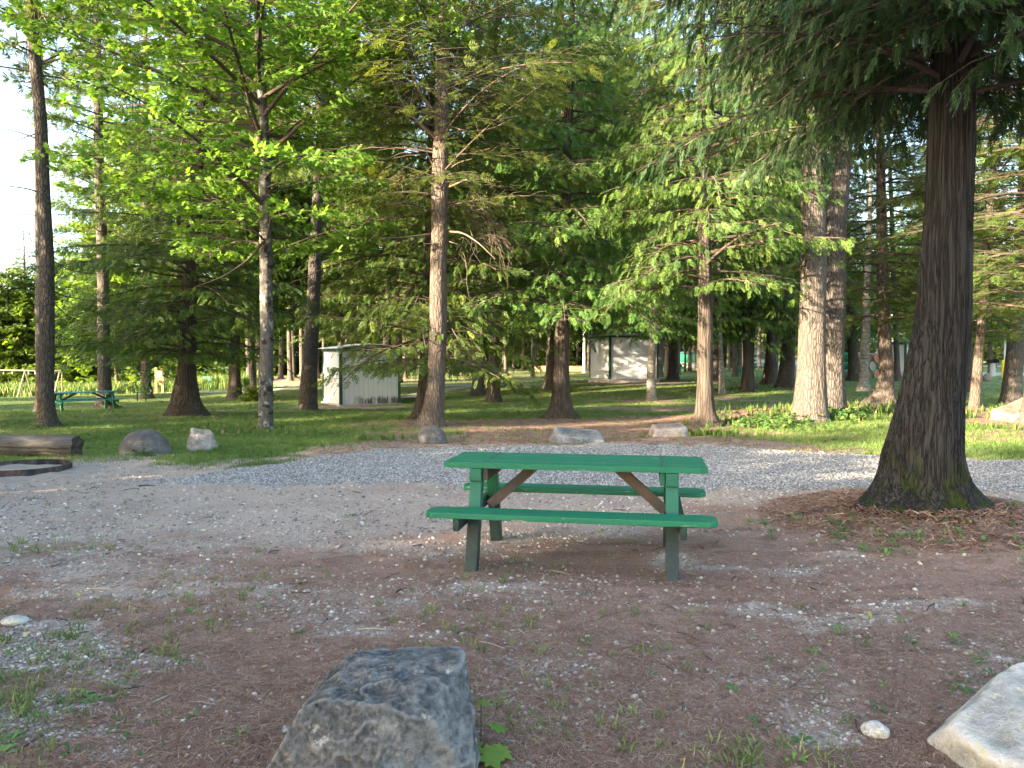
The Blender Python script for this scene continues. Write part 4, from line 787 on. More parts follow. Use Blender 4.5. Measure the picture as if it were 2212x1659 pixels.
M['rawwood'] = simple("raw_timber", (.095, .075, .06), .85, .1, .4, 14, bump=.3)
M['teal'] = woodpaint("teal_paint", (.05, .26, .27), wth=.9); M['greenfar'] = simple("green_paint_far", (.012, .13, .07), .6, .3, .2)
def plank(mb, x0, x1, y0, y1, z0, z1, cl=.03, cr=.03):
    P = [(x0 + cl, y0), (x1 - cr, y0), (x1, y0 + cr * .6), (x1, y1), (x0, y1), (x0, y0 + cl * .6)]
    V = [(a, b, z0) for a, b in P] + [(a, b, z1) for a, b in P]; n = 6
    mb.add(V, [tuple(range(n))[::-1], tuple(range(n, 2 * n))] + [(i, (i + 1) % n, n + (i + 1) % n, n + i) for i in range(n)])
def picnic(label, loc, rz, L=1.85, top=None, leg=None, near=False, group=None, W=.66, h=.75):
    top = top or M['green']; leg = leg or M['greenleg']; rt = empty("picnic_table", loc, rz, label, "picnic table", group); hl = L / 2; bv = .006 if near else 0
    t = MB()
    gap = .012; n = 4; w_ = W / n
    for i in range(n):
        y0 = -W / 2 + i * w_; y1 = y0 + w_ - gap
        c = .05 if i in (0,) else .004
        if i == n - 1:
            V = []; P = [(-hl, y0), (hl, y0), (hl, y1 - .03), (hl - .05, y1), (-hl + .05, y1), (-hl, y1 - .03)]
            V = [(a, b, h - .040) for a, b in P] + [(a, b, h) for a, b in P]; t.add(V, [tuple(range(6))[::-1], tuple(range(6, 12))] + [(k, (k + 1) % 6, 6 + (k + 1) % 6, 6 + k) for k in range(6)])
        else: plank(t, -hl + (.002 * i), hl - .003 * i, y0, y1, h - .040 + .0008 * (i % 2), h + .0012 * (i % 2), c, c)
    t.build("table_top", top, rt, bv)
    for sg in (-1, 1):
        b = MB(); yc = sg * .56; bl = L / 2 + .045
        P = [(-bl + .05, -.12), (bl - .05, -.12), (bl, -.07), (bl, .07), (bl - .05, .12), (-bl + .05, .12), (-bl, .07), (-bl, -.07)]
        V = [(a, yc + c_, h - .345) for a, c_ in P] + [(a, yc + c_, h - .305) for a, c_ in P]
        b.add(V, [tuple(range(8))[::-1], tuple(range(8, 16))] + [(k, (k + 1) % 8, 8 + (k + 1) % 8, 8 + k) for k in range(8)]); b.build("bench_seat", top, rt, bv)
    lx = L / 2 - .245
    if near:
        bt = MB()
        for sx in (-1, 1):
            for i in range(n):
                for q in (.28, .72):
                    bx_ = sx * (lx - .066) + random.uniform(-.004, .004); by_ = -W / 2 + (i + q) * w_; bt.tube([(bx_, by_, h - .002), (bx_, by_, h + .0045), (bx_, by_, h + .006)], [.011, .010, .004], 8)
        bt.build("bolts", simple("rusty_bolt", (.035, .05, .035), .6, .4, .5, 40), rt)
    for sx in (-1, 1):
        for sy in (-1, 1):
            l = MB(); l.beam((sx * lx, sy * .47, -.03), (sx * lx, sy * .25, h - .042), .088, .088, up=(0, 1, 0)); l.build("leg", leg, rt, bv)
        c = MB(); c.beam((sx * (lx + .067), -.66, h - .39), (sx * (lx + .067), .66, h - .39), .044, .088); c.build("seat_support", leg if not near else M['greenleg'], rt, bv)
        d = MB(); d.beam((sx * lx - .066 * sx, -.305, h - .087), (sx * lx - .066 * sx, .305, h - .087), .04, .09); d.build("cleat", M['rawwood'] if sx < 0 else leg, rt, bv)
        e = MB(); e.beam((sx * (lx - .04), 0, h - .37), (sx * .30, 0, h - .045), .075, .045, up=(0, 1, 0)); e.build("brace", M['rawwood'], rt, bv)
        if near:
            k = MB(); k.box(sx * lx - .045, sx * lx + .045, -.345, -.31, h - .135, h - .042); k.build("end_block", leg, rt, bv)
    return rt
main = picnic("bright green painted wooden picnic table on needle-covered ground before the gravel road", (.485, 5.81, 0), rad(-10.0), near=True, L=1.9)
main.location.z = tz(.485, 5.81) + .0
# ------------------------------------------------------------------ rocks
def rock(name, label, loc, planes, size, mat, seed=0, sub=5, nz=.06, nf=2.4, smooth_k=14, rot=0, fine=.012, cat="rock", group=None, strat=0.0):
    bm = bmesh.new(); bmesh.ops.create_icosphere(bm, subdivisions=sub, radius=1); bm.verts.ensure_lookup_table(); D = np.array([tuple(v.co) for v in bm.verts]); F = np.array([[v.index for v in f.verts] for f in bm.faces]); bm.free()
    if planes is not None:
        N_ = np.array([p[:3] for p in planes], float); ln = np.linalg.norm(N_, axis=1); N_ /= ln[:, None]; ds = np.array([p[3] for p in planes])
        q = (D @ N_.T) / ds[None]; q = np.clip(q, 1e-3, None); r = (np.sum(q ** smooth_k, axis=1)) ** (-1 / smooth_k); V = D * r[:, None]
    else: V = D * np.array(size)[None]
    Nn = D
    big = fbm(V[:, 0] * nf, V[:, 1] * nf, V[:, 2] * nf, s=seed, o=4)[:, None]; s0 = np.mean(np.abs(V)) * 1.6
    V = V + Nn * big * nz; rg = np.abs(fbm(V[:, 0] * nf * 3, V[:, 1] * nf * 3, V[:, 2] * nf * 3, s=seed + 5, o=5)); V = V - Nn * (rg[:, None] * fine * 2.5)
    if strat: V = V + Nn * (strat * vnoise(V[:, 0] * 3, V[:, 1] * 3, V[:, 2] * 30, s=seed + 8))[:, None]
    me = mesh_np(name, V, F, mat, True); o = obj(name, me, None, loc); o.rotation_euler = (0, 0, rot)
    return tag(o, label, cat, group)
def rockmat(name, dark, mid, light, lich=None, spots=.62, warm=None, sc_=1.0):
    n = NT(name, .9, .15); v = n.co(); a = n.noise(v, 3 * sc_, 6, .62); b = n.noise(v, 16 * sc_, 6, .7); c_ = n.noise(v, 60 * sc_, 4, .7)
    h = n.math('ADD', n.math('MULTIPLY', a, .55), n.math('MULTIPLY', b, .45)); col = n.ramp(h, [(.40, dark), (.5, mid), (.60, light)])
    col = n.mix(n.ramp(c_, [(.35, 0), (.7, .4)]), col, light)
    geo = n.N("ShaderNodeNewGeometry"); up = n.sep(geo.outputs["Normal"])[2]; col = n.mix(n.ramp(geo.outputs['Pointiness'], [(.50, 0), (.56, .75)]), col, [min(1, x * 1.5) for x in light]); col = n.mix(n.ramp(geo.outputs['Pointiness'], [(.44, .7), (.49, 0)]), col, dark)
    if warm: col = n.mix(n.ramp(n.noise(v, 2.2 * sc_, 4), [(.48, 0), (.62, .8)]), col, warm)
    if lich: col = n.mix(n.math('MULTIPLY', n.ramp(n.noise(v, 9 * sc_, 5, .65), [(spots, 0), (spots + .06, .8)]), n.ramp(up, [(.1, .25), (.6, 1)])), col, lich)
    n.col(col).bump(n.math('ADD', n.math('MULTIPLY', b, 1.6), c_), 1.0, .018); return n.m
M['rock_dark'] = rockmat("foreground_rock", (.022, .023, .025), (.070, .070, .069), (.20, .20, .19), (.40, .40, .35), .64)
M['rock_pale'] = rockmat("pale_rock", (.22, .215, .18), (.33, .325, .30), (.46, .455, .43), (.55, .52, .32), .56)
M['rock_grey'] = rockmat("grey_boulder", (.040, .038, .037), (.070, .066, .064), (.125, .12, .115), None, sc_=.7)
M['rock_tan'] = rockmat("tan_rock", (.12, .095, .08), (.21, .172, .145), (.31, .27, .235), None, sc_=.8)
M['rock_brown'] = rockmat("brown_boulder", (.07, .055, .043), (.13, .10, .08), (.19, .16, .13), None, sc_=.6)
M['rock_flat'] = rockmat("flat_rock", (.065, .065, .07), (.12, .12, .12), (.22, .22, .215), None)
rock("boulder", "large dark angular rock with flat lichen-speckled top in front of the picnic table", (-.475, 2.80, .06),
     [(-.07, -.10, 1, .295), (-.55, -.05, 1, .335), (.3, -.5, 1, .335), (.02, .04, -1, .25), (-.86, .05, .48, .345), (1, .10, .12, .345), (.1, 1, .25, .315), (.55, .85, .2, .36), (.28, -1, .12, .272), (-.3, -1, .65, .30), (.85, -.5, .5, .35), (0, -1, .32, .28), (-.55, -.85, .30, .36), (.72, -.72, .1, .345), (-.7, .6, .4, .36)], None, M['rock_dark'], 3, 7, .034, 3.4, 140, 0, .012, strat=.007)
rock("boulder", "pale cream and grey rock cut by the photo's bottom corner", (2.12, 2.86, .02), [(-.22, -.22, 1, .215), (0, 0, -1, .2), (-1, -.12, .06, .475), (-.8, -.7, .10, .45), (-.6, -.1, 1, .36), (0, -1, .1, .32), (1, 0, .1, .6), (0, 1, .3, .30), (-.55, .6, .6, .34)], None, M['rock_pale'], 5, 6, .03, 2.8, 50, 0, .010)
p = gp(25, 1352); rock("stone", "flat pale oval stone lying on the needle litter near the photo's edge", (p.x, p.y + .03, p.z + .018), None, (.072, .05, .030), M['rock_pale'], 7, 4, .006, 9, 14, .2, .002)
p = gp(1896, 1597); rock("stone", "small grey-white egg-shaped stone lying before the pale cream rock", (p.x, p.y + .02, p.z + .026), None, (.055, .04, .034), M['rock_pale'], 8, 4, .008, 12, 14, -.3, .003)
def rock_at(px0, px1, pyb, pyt, label, planes, mat, seed, depth=.8, **k):
    g0 = gp((px0 + px1) / 2, pyb); hw = (px1 - px0) / 2 / FP * (g0.y + .3); hh = (pyb - pyt) / FP * (g0.y + .3) ; dp = hw * depth
    loc = (g0.x * (g0.y + dp) / g0.y, g0.y + dp, g0.z - .02)
    return rock("boulder", label, loc, planes, (hw, dp, hh), mat, seed, **k)
rock_at(257, 367, 984, 930, "rounded dark grey boulder at the lawn edge near the log", None, M['rock_grey'], 11, .7, nz=.08, nf=1.6, sub=5, fine=.006)
g0 = gp(426, 974); rock("boulder", "small tan angular rock beside the rounded grey boulder", (g0.x, g0.y + .2, g0.z + .10), [(.12, -.25, 1, .20), (0, 0, -1, .25), (-1, -.1, .22, .21), (1, 0, .35, .215), (0, -1, .4, .20), (-.6, -.7, .3, .215), (.7, -.6, .4, .22), (0, 1, .2, .2)], None, M['rock_tan'], 13, 5, .035, 3.5, 14, .4, .01)
rock_at(901, 967, 960, 921, "round smooth grey boulder in front of the brown hemlock trunk", None, M['rock_grey'], 15, .8, nz=.07, nf=2.2, fine=.006)
g0 = gp(1247, 957); rock("boulder", "low flat bluish rock on the needles across the gravel road", (g0.x, g0.y + .25, g0.z + .06), [(.10, -.25, 1, .11), (0, 0, -1, .2), (-1, 0, .5, .42), (1, 0, .3, .46), (0, -1, .5, .26), (0, 1, .3, .3), (-.6, -.6, .4, .38)], None, M['rock_flat'], 17, 5, .03, 3, 12, 0, .012)
g0 = gp(1450, 944); rock("boulder", "flat-topped tan rock fringed with grass beside the sunlit cedar", (g0.x, g0.y + .25, g0.z + .06), [(-.05, -.12, 1, .13), (0, 0, -1, .2), (-1, 0, .3, .33), (1, 0, .3, .35), (0, -1, .2, .26), (0, 1, .3, .3), (.6, -.7, .2, .36)], None, M['rock_tan'], 19, 5, .03, 3, 14, 0, .012)
g0 = gp(2222, 914); rock("boulder", "large tan boulder tilted against the trunks across the gravel road", (g0.x, g0.y + .3, g0.z + .12), [(-.45, -.25, 1, .25), (0, 0, -1, .3), (-1, -.2, -.2, .42), (1, 0, .2, .55), (-.2, -1, -.1, .35), (0, 1, .2, .35), (.8, -.7, .3, .4)], None, M['rock_brown'], 21, 5, .04, 2.2, 14, .1, .012)
g0 = gp(2133, 824); rock("boulder", "small rounded stone standing between the leaning speckled trunk and the grill", (g0.x, g0.y, g0.z + .18), None, (.24, .2, .28), M['rock_brown'], 23, 4, .02, 4)
bpy.data.objects.remove(bpy.data.objects[-1]) if False else None
# ------------------------------------------------------------------ log and fire ring
def log():
    a = gp(150, 990); rt = empty("log", (a.x, a.y + .22, a.z), 0, "weathered split grey log lying beside the fire ring", "log")
    n_, m_ = 64, 90; V = []; L = 3.2
    s = np.linspace(0, 1, m_); th = np.linspace(0, 2 * PI, n_, endpoint=False); S_, T_ = np.meshgrid(s, th, indexing='ij')
    R = .170 + .03 * S_ + .022 * fbm(np.cos(T_) * 2, np.sin(T_) * 2, S_ * 4, s=3) + .010 * (1 - 2 * np.abs(vnoise(np.cos(T_) * 9, np.sin(T_) * 9, S_ * 6, s=5)))
    # a long split near the near side of the cut end
    sp_ = np.exp(-((T_ - (3.35 - S_ * .5)) / .05) ** 2) * sstep(.75, .0, S_); R = R - .07 * sp_
    Xx = -L * S_ + (.02 * np.sin(T_ * 5) * (S_ < .02)); Yy = np.cos(T_) * R + .25 * S_; Zz = .155 + np.sin(T_) * R * .98
    V = np.stack([Xx, Yy, Zz], -1).reshape(-1, 3); i = np.arange(m_ - 1)[:, None] * n_; j = np.arange(n_)[None]; F = np.stack([i + j, i + n_ + j, i + n_ + (j + 1) % n_, i + (j + 1) % n_], -1).reshape(-1, 4)
    n = NT("log_wood", .9, .1); v = n.co("Object", (.5, 6, 6)); f = n.noise(v, 7, 6, .7); b2 = n.noise(n.co(), 3, 4)
    c_ = n.mix(n.ramp(f, [(.3, 0), (.7, 1)]), (.04, .038, .036), (.15, .14, .13)); n.col(n.mix(n.math('MULTIPLY', b2, .6), c_, (.05, .047, .043))).bump(f, .8, .02)
    obj("bark", mesh_np("log_bark", V, F, n.m, True), rt)
    mb = MB(); ring = V[:n_]; mb.add(np.concatenate([ring * [1, .97, .97] + [-.01, 0, .005], [[-.03, 0, .14]]]), [(k, (k + 1) % n_, n_) for k in range(n_)])
    mb.build("cut_end", simple("log_end", (.06, .05, .042), .95, .1, .5, 20, bump=.6), rt)
log()
def firering():
    a = gp(112, 1032); c = (a.x - .62, a.y + .42, a.z); rt = empty("fire_ring", c, 0, "rusty steel fire ring with scorched ashy wall on bare dirt near the log", "fire ring")
    n_ = 72; R = .56; hgt = .11; V = []; F = []
    for k in range(n_):
        a_ = 2 * PI * k / n_
        for (r_, z_) in ((R, -.02), (R, hgt), (R - .012, hgt), (R - .012, -.02)): V.append((math.cos(a_) * r_, math.sin(a_) * r_ * 1, z_))
    for k in range(n_):
        for q in range(3): F.append((k * 4 + q, ((k + 1) % n_) * 4 + q, ((k + 1) % n_) * 4 + q + 1, k * 4 + q + 1))
    n = NT("scorched_steel", .8, .3); nz_ = n.noise(n.co("Object", (3, 3, 2)), 1.5, 6, .65); c_ = n.ramp(nz_, [(.40, (.018, .018, .020)), (.50, (.04, .033, .03)), (.58, (.075, .055, .046)), (.72, (.17, .17, .18))], 'LINEAR'); n.col(n.mix(1.0, c_, (1, 1, 1), 'MULTIPLY'))
    mb = MB(); mb.add(V, F); mb.build("ring_wall", n.m, rt)
    x, y = np.meshgrid(np.linspace(-1.15, 1.3, 70), np.linspace(-1.1, .9, 60)); x = x.ravel(); y = y.ravel(); d = np.hypot(x * .9, y) * 1.25 + .25 * fbm(x * 3, y * 3, s=93); zz = terr(x + c[0], y + c[1]) - c[2] + .05 * sstep(.95, .3, d) + .02 * sstep(1.2, .8, d) - .03 * (d > 1.05) + .015 * fbm(x * 6, y * 6, s=91)
    i = np.arange(59)[:, None] * 70; j = np.arange(69)[None]; F2 = np.stack([i + j, i + j + 1, i + 71 + j, i + 70 + j], -1).reshape(-1, 4)
    obj("ash_bed", mesh_np("ash", np.stack([x, y, zz], -1), F2, simple("ash", (.27, .225, .19), .95, .05, .35, 5, bump=.5), True), rt)
firering()
# ------------------------------------------------------------------ sheds
def siding(name, c, groove=.2, dirt=False):
    n = NT(name, .6, .3); v = n.co(); s = n.sep(v); u = n.math('ADD', s[0], n.math('MULTIPLY', s[1], 1.0)); fr = n.math('FRACT', n.math('DIVIDE', u, groove))
    gr = n.math('LESS_THAN', fr, .05); nz = n.noise(n.co("Object", (6, 6, 1)), 3, 5); col = n.mix(nz, [x * .9 for x in c], c)
    col = n.mix(n.math('MULTIPLY', gr, .8), col, [x * .35 for x in c])
    if dirt:
        sp_ = n.noise(n.co("Object", (5, 5, .7)), 3, 6, .7); zf = n.ramp(n.math('ADD', s[2], n.math('MULTIPLY', n.noise(n.co("Object", (1.6, 1.6, 0)), 1.4, 2), -.55)), [(.0, 1), (.13, 0)]); zf = n.math('MULTIPLY', zf, n.ramp(s[0], [(.45, .1), (1.2, 1)]))
        col = n.mix(n.math('MULTIPLY', zf, n.ramp(sp_, [(.38, 0), (.50, 1)])), col, (.10, .085, .07)); ch = n.noise(v, 7, 3, .5); col = n.mix(n.ramp(ch, [(.70, 0), (.72, .8)]), col, (.12, .10, .085))
    n.col(col); n.bump(n.math('MULTIPLY', gr, -1.0), .7, .01); return n.m
M['siding'] = siding("white_siding", (.56, .57, .58), .19, True); M['siding2'] = siding("white_metal_siding", (.70, .70, .72), .12)
M['trim'] = simple("dark_green_trim", (.010, .045, .033), .5, .4, .2); M['conc'] = simple("concrete", (.36, .34, .31), .9, .1, .25, 6, bump=.3)
M['roofm'] = simple("galvanized_roof", (.50, .51, .50), .5, .4, .2, 5); M['shingle'] = simple("blue_grey_shingles", (.13, .15, .20), .9, .1, .5, 6, bump=.4)
def shed(label, corner, Y, al, Lr, Ll, h, fnd, mat, roofmat, oh=.13, pitch=.10, slab=M['conc'], hip=False):
    c0 = at(corner[0], corner[1], Y); c0.z = c0.z; rt = empty("shed", c0, al, label, "shed")
    # local x along the wall that faces the camera, local y away
    z0 = fnd; z1 = fnd + h; T = .06
    MB().box(-.05, Lr + .05, -.05, Ll + .05, -.5, z0).build("foundation", slab, rt, .01)
    MB().box(.03, Lr - .03, .02, T, z0 + .003, z1).build("front_wall", mat, rt); MB().box(.02, T, T + .002, Ll - T, z0 + .003, z1).build("side_wall", mat, rt)
    MB().box(Lr - T, Lr - .02, T + .002, Ll - T, z0 + .003, z1).build("side_wall", mat, rt); MB().box(.03, Lr - .03, Ll - T + .002, Ll - .02, z0 + .003, z1).build("rear_wall", mat, rt)
    for (a, b) in ((0, 0), (Lr, 0), (0, Ll), (Lr, Ll)):
        sx = 1 if a == 0 else -1; sy = 1 if b == 0 else -1; m = MB(); m.box(*sorted((a, a + sx * .10)), *sorted((b - sy * .012, b + sy * .012)), z0 - .03, z1 + .02); m.box(*sorted((a - sx * .012, a + sx * .0125)), *sorted((b + sy * .0125, b + sy * .10)), z0 - .03, z1 + .02); m.build("corner_trim", M['trim'], rt)
    m = MB(); zf = z1 - .10
    m.box(-.02, Lr + .02, -.03, -.013, zf, z1 + .05); m.box(-.04, -.02, -.03, Ll + .03, zf, z1 + .05); m.box(Lr + .02, Lr + .04, -.03, Ll + .03, zf, z1 + .05); m.build("fascia", M['trim'], rt)
    r_ = MB(); zr = z1 + .05; hx = Lr / 2; pk = zr + pitch * (hx + oh) ; y0, y1 = -oh, Ll + oh; x0, x1 = -oh, Lr + oh; th = .035
    if hip:
        V = [(x0, y0, zr - .04), (x1, y0, zr - .04), (x1, y1, zr - .04), (x0, y1, zr - .04), (hx, Ll / 2, pk)]; V2 = [(a, b, c_ + th) for a, b, c_ in V]
        r_.add(V + V2, [(5, 6, 9), (6, 7, 9), (7, 8, 9), (8, 5, 9), (0, 1, 2, 3), (0, 1, 6, 5), (1, 2, 7, 6), (2, 3, 8, 7), (3, 0, 5, 8)])
    else:
        A = [(x0, zr - .04), (hx, pk), (x1, zr - .04), (x1, zr - .04 + th), (hx, pk + th), (x0, zr - .04 + th)]
        V = [(a, y0, b) for a, b in A] + [(a, y1, b) for a, b in A]
        r_.add(V, [(0, 1, 4, 5), (1, 2, 3, 4), (6, 11, 10, 7), (7, 10, 9, 8), (0, 6, 7, 1), (1, 7, 8, 2), (5, 4, 10, 11), (4, 3, 9, 10), (0, 5, 11, 6), (2, 8, 9, 3)])
        gb = MB()
        for yy in (.03, Ll - .05): gb.add([(0, yy, z1), (Lr, yy, z1), (hx, yy, pk - .05), (0, yy + .02, z1), (Lr, yy + .02, z1), (hx, yy + .02, pk - .05)], [(0, 1, 2), (3, 5, 4), (0, 3, 4, 1), (1, 4, 5, 2), (2, 5, 3, 0)])
        gb.build("gable", mat, rt)
    r_.build("roof", roofmat, rt)
    return rt
shed("small white board shed with green corner trim and rotting paint near the ground", (734.5, 880), 29.05, rad(29), 2.42, 2.42, 2.12, .10, M['siding'], M['roofm'])
shed("white metal-sided shed with dark green trim on concrete blocks, behind the slender birch", (1316.6, 828), 39.3, rad(16), 2.75, 2.75, 2.22, .22, M['siding2'], M['roofm'], hip=True)
s3 = shed("white shed with blue-grey shingle roof partly hidden behind the huge cedar", (1955, 812), 50, rad(10), 3.2, 2.8, 2.1, .05, M['siding2'], M['shingle'], hip=True)
s4 = shed("tiny dark green hut far off among the pines beyond the farther shed", (1487, 785), 82, rad(15), 2.8, 2.2, 1.1, .05, M['greenfar'], M['shingle'], hip=True)
# ------------------------------------------------------------------ barrels
def barrel_proto():
    V = []; F = []; n_ = 24; R = .29; prof = [(-.44, R), (-.43, R + .012), (-.41, R), (-.15, R), (-.14, R + .01), (-.13, R), (.13, R), (.14, R + .01), (.15, R), (.42, R), (.44, R)]
    for (y, r_) in prof:
        for k in range(n_): V.append((math.cos(2 * PI * k / n_) * r_, y, math.sin(2 * PI * k / n_) * r_))
    for i in range(len(prof) - 1):
        for k in range(n_): F.append((i * n_ + k, i * n_ + (k + 1) % n_, (i + 1) * n_ + (k + 1) % n_, (i + 1) * n_ + k))
    F.append(tuple(range((len(prof) - 1) * n_, len(prof) * n_)))
    W = []; G = []
    for (y, r_) in ((-.445, R + .004), (-.445, R - .02), (-.40, R - .03)):
        for k in range(n_): W.append((math.cos(2 * PI * k / n_) * r_, y, math.sin(2 * PI * k / n_) * r_))
    for k in range(n_): G.append((k, (k + 1) % n_, n_ + (k + 1) % n_, n_ + k))
    D_ = W[2 * n_:]
    return (V, F), (W[:2 * n_], G), (D_, [tuple(range(n_))])
BP = barrel_proto()
BC = {k: simple("barrel_" + k, c, .6, .3, .25, 5) for k, c in {'mint': (.22, .42, .30), 'orange': (.42, .14, .06), 'rust': (.28, .13, .085), 'white': (.5, .47, .42), 'green': (.02, .30, .16), 'dark': (.03, .05, .05), 'tan': (.34, .26, .19), 'red': (.35, .05, .03)}.items()}
def barrel(label, px, py, Y, body, face, rz=.35):
    p = at(px, py, Y); rt = empty("barrel", p, rz, label, "barrel", "stacked waste barrels")
    for nm, (V, F), m in (("body", BP[0], BC[body]), ("rim", BP[1], BC[body]), ("lid", BP[2], BC[face])): MB().add(V, F).build(nm, m, rt)
YB = 48.0; bz = gp(1880, 815).z
def brow(pz): return CY - 0
rows = [(808, [(1786, 'dark', 'rust', "dark-bodied barrel, first of the bottom row beside the cedar roots"), (1806, 'green', 'tan', "dark green barrel with tan lid in the bottom row near the cedar"), (1826, 'mint', 'rust', "mint barrel with rusty lid in the bottom row behind the patchy birch"), (1846, 'white', 'tan', "white barrel hidden low behind the patchy birch"), (1866, 'mint', 'rust', "mint barrel low in the stack with dull rusty lid"), (1877.0 + 8, 'mint', 'orange', "mint barrel with bright orange lid at the bottom of the stack"), (1905, 'mint', 'tan', "mint barrel with round tan wooden-looking lid at the bottom of the stack"), (1925, 'green', 'rust', "green barrel at the bottom tucked behind the curved trunk"), (1945, 'white', 'tan', "pale barrel lying against the blue-roofed shed wall")]),
        (790.5, [(1796, 'mint', 'green', "mint barrel in the middle row with bright green lid"), (1836, 'green', 'dark', "green barrel with dark lid in the middle row"), (1875, 'mint', 'tan', "mint barrel in the middle row showing a tan lid"), (1895, 'mint', 'rust', "mint barrel with brown-orange lid in the centre of the stack"), (1915, 'orange', 'red', "orange barrel with red and white lid by the curved trunk")]),
        (773, [(1866, 'tan', 'rust', "tan barrel with rusty lid on top of the stack behind the birch"), (1885, 'tan', 'orange', "tan-rimmed barrel with orange-brown lid on top of the stack"), (1904, 'tan', 'rust', "tan-rimmed barrel with brown lid topmost beside the curved trunk")])]
for (py, bs) in rows:
    for (px, b, f, lb) in bs: barrel(lb, px, py, YB, b, f)
barrel("single bright green barrel standing out in the shade of the cedar by the stack", 1832, 772, 47.2, 'green', 'green', .2)
bpy.data.objects["barrel"].empty_display_size = .2
# ------------------------------------------------------------------ other picnic tables and benches
gpt = gp(168, 888)
lt = picnic("long teal-topped green picnic table on the lawn beside the pale pine", (X(172, 30.5), 30.8, tz(X(172, 30.5), 30.8)), rad(50), L=2.45, top=M['teal'], leg=M['greenfar'], h=.76)
FT = "green picnic tables under the far pines"
for (px, Y, rz, lb) in [(1495, 70, .1, "grey-topped green picnic table in front of the tiny dark green hut"), (1572, 58, -.1, "dark picnic table with thin legs beside the brightly sunlit pale trunk"), (1641, 74, .35, "green picnic table beyond the small dark cedar, near the white house"), (1449, 72, -.5, "shadowy picnic table under the pines just past the farther shed's wall")]:
    picnic(lb, (X(px, Y), Y, tz(X(px, Y), Y)), rz, top=M['greenfar'], leg=M['greenfar'], group=FT, L=2.2)
def bench(label, loc, rz, w=1.5):
    rt = empty("park_bench", loc, rz, label, "bench"); s = MB()
    for k in range(4): s.box(-w / 2, w / 2, -.22 + k * .12, -.12 + k * .12, .43, .465)
    s.build("seat", M['greenfar'], rt); b = MB()
    for k in range(3): b.box(-w / 2, w / 2, .25 + .03 * k, .28 + .03 * k, .56 + .13 * k, .67 + .13 * k)
    b.build("backrest", M['greenfar'], rt)
    for sx in (-1, 1):
        MB().box(sx * w * .4 - .025, sx * w * .4 + .025, -.19, -.14, 0, .425).build("leg", M['trim'], rt); MB().box(sx * w * .4 - .025, sx * w * .4 + .025, .19, .24, 0, .425).build("leg", M['trim'], rt)
        MB().beam((sx * w * .4, .20, .3), (sx * w * .4, .38, .93), .05, .05).build("back_bracket", M['trim'], rt)
        MB().tube([(sx * w * .4, .24, .40), (sx * w * .4, .40, .36), (sx * w * .4, .46, .50), (sx * w * .4, .36, .60)], .02, 6).build("scroll_bracket", M['conc'], rt)
g0 = gp(305, 866); bench("dark green park bench seen from its end beside the grey pine", (g0.x, g0.y, g0.z), rad(-65), 1.3)
g0 = gp(454, 838); g0.y += 0; bench("far slatted bench at the field edge, visible past the spreading cedar", (g0.x, g0.y, g0.z), rad(150), 1.3)
# ------------------------------------------------------------------ swing set
M['cream'] = simple("cream_pipe", (.22, .18, .13), .5, .4, .15)
def swing():
    Y = 56; a = at(20, 868, Y); rt = empty("swing_set", (a.x, Y, tz(a.x, Y)), 0, "cream pipe swing frame at the sunny field edge", "swing set")
    def L_(px, py, y): p = at(px, py, y) - rt.location; return tuple(p)
    MB().tube([L_(-160, 797, Y - 1), L_(54, 800.5, Y), L_(132, 801.5, Y + .5)], .055, 8).build("top_bar", M['cream'], rt)
    for (a1, b1) in [((54, 801, Y), (34, 869, Y - 1.2)), ((54, 801, Y), (73, 866, Y + 1.2)), ((129, 802, Y + .5), (113, 866, Y - .7)), ((134, 802, Y + .5), (135, 862, Y + 1.7)), ((-60, 799, Y - .6), (-80, 869, Y - 1.8)), ((-60, 799, Y - .6), (-42, 866, Y + .6))]:
        p = L_(*a1); q = L_(*b1); gz = tz(q[0] + rt.location.x, q[1] + Y) - rt.location.z - .05; MB().tube([p, (q[0], q[1], gz)], .045, 8).build("leg", M['cream'], rt)
    for px in (8, 27, 62, 76, 100, -20, 118): p = L_(px, 804, Y); MB().box(p[0] - .03, p[0] + .03, p[1] - .04, p[1] + .04, p[2] - .14, p[2] + .06).build("hanger", M['cream'], rt)
swing()
def board():
    Y = 53; a = at(345, 852, Y); rt = empty("information_board", (a.x, Y, tz(a.x, Y)), rad(8), "two-post wooden information board with small framed panel on the sunny far lawn", "sign"); m = simple("new_pine_timber", (.27, .19, .09), .7, .2, .15, 4)
    for sx in (-1, 1): MB().box(sx * .21 - .085, sx * .21 + .085, -.08, .08, -.3, 1.95 if sx < 0 else 1.93).build("post", m, rt, .01)
    MB().box(-.21, .33, -.13, -.083, 1.04, 1.72).build("frame", simple("orange_frame", (.50, .27, .09), .7), rt); n = NT("poster", .6); c_ = n.noise(n.co(), 3.2, 5, .6); n.col(n.ramp(c_, [(.35, (.12, .16, .08)), (.48, (.30, .22, .13)), (.56, (.20, .30, .26)), (.66, (.5, .45, .35))])); MB().box(-.15, .27, -.145, -.132, 1.11, 1.65).build("poster", n.m, rt)
    MB().box(-.12, .12, -.03, .03, .75, .85).build("rail", m, rt)
board()
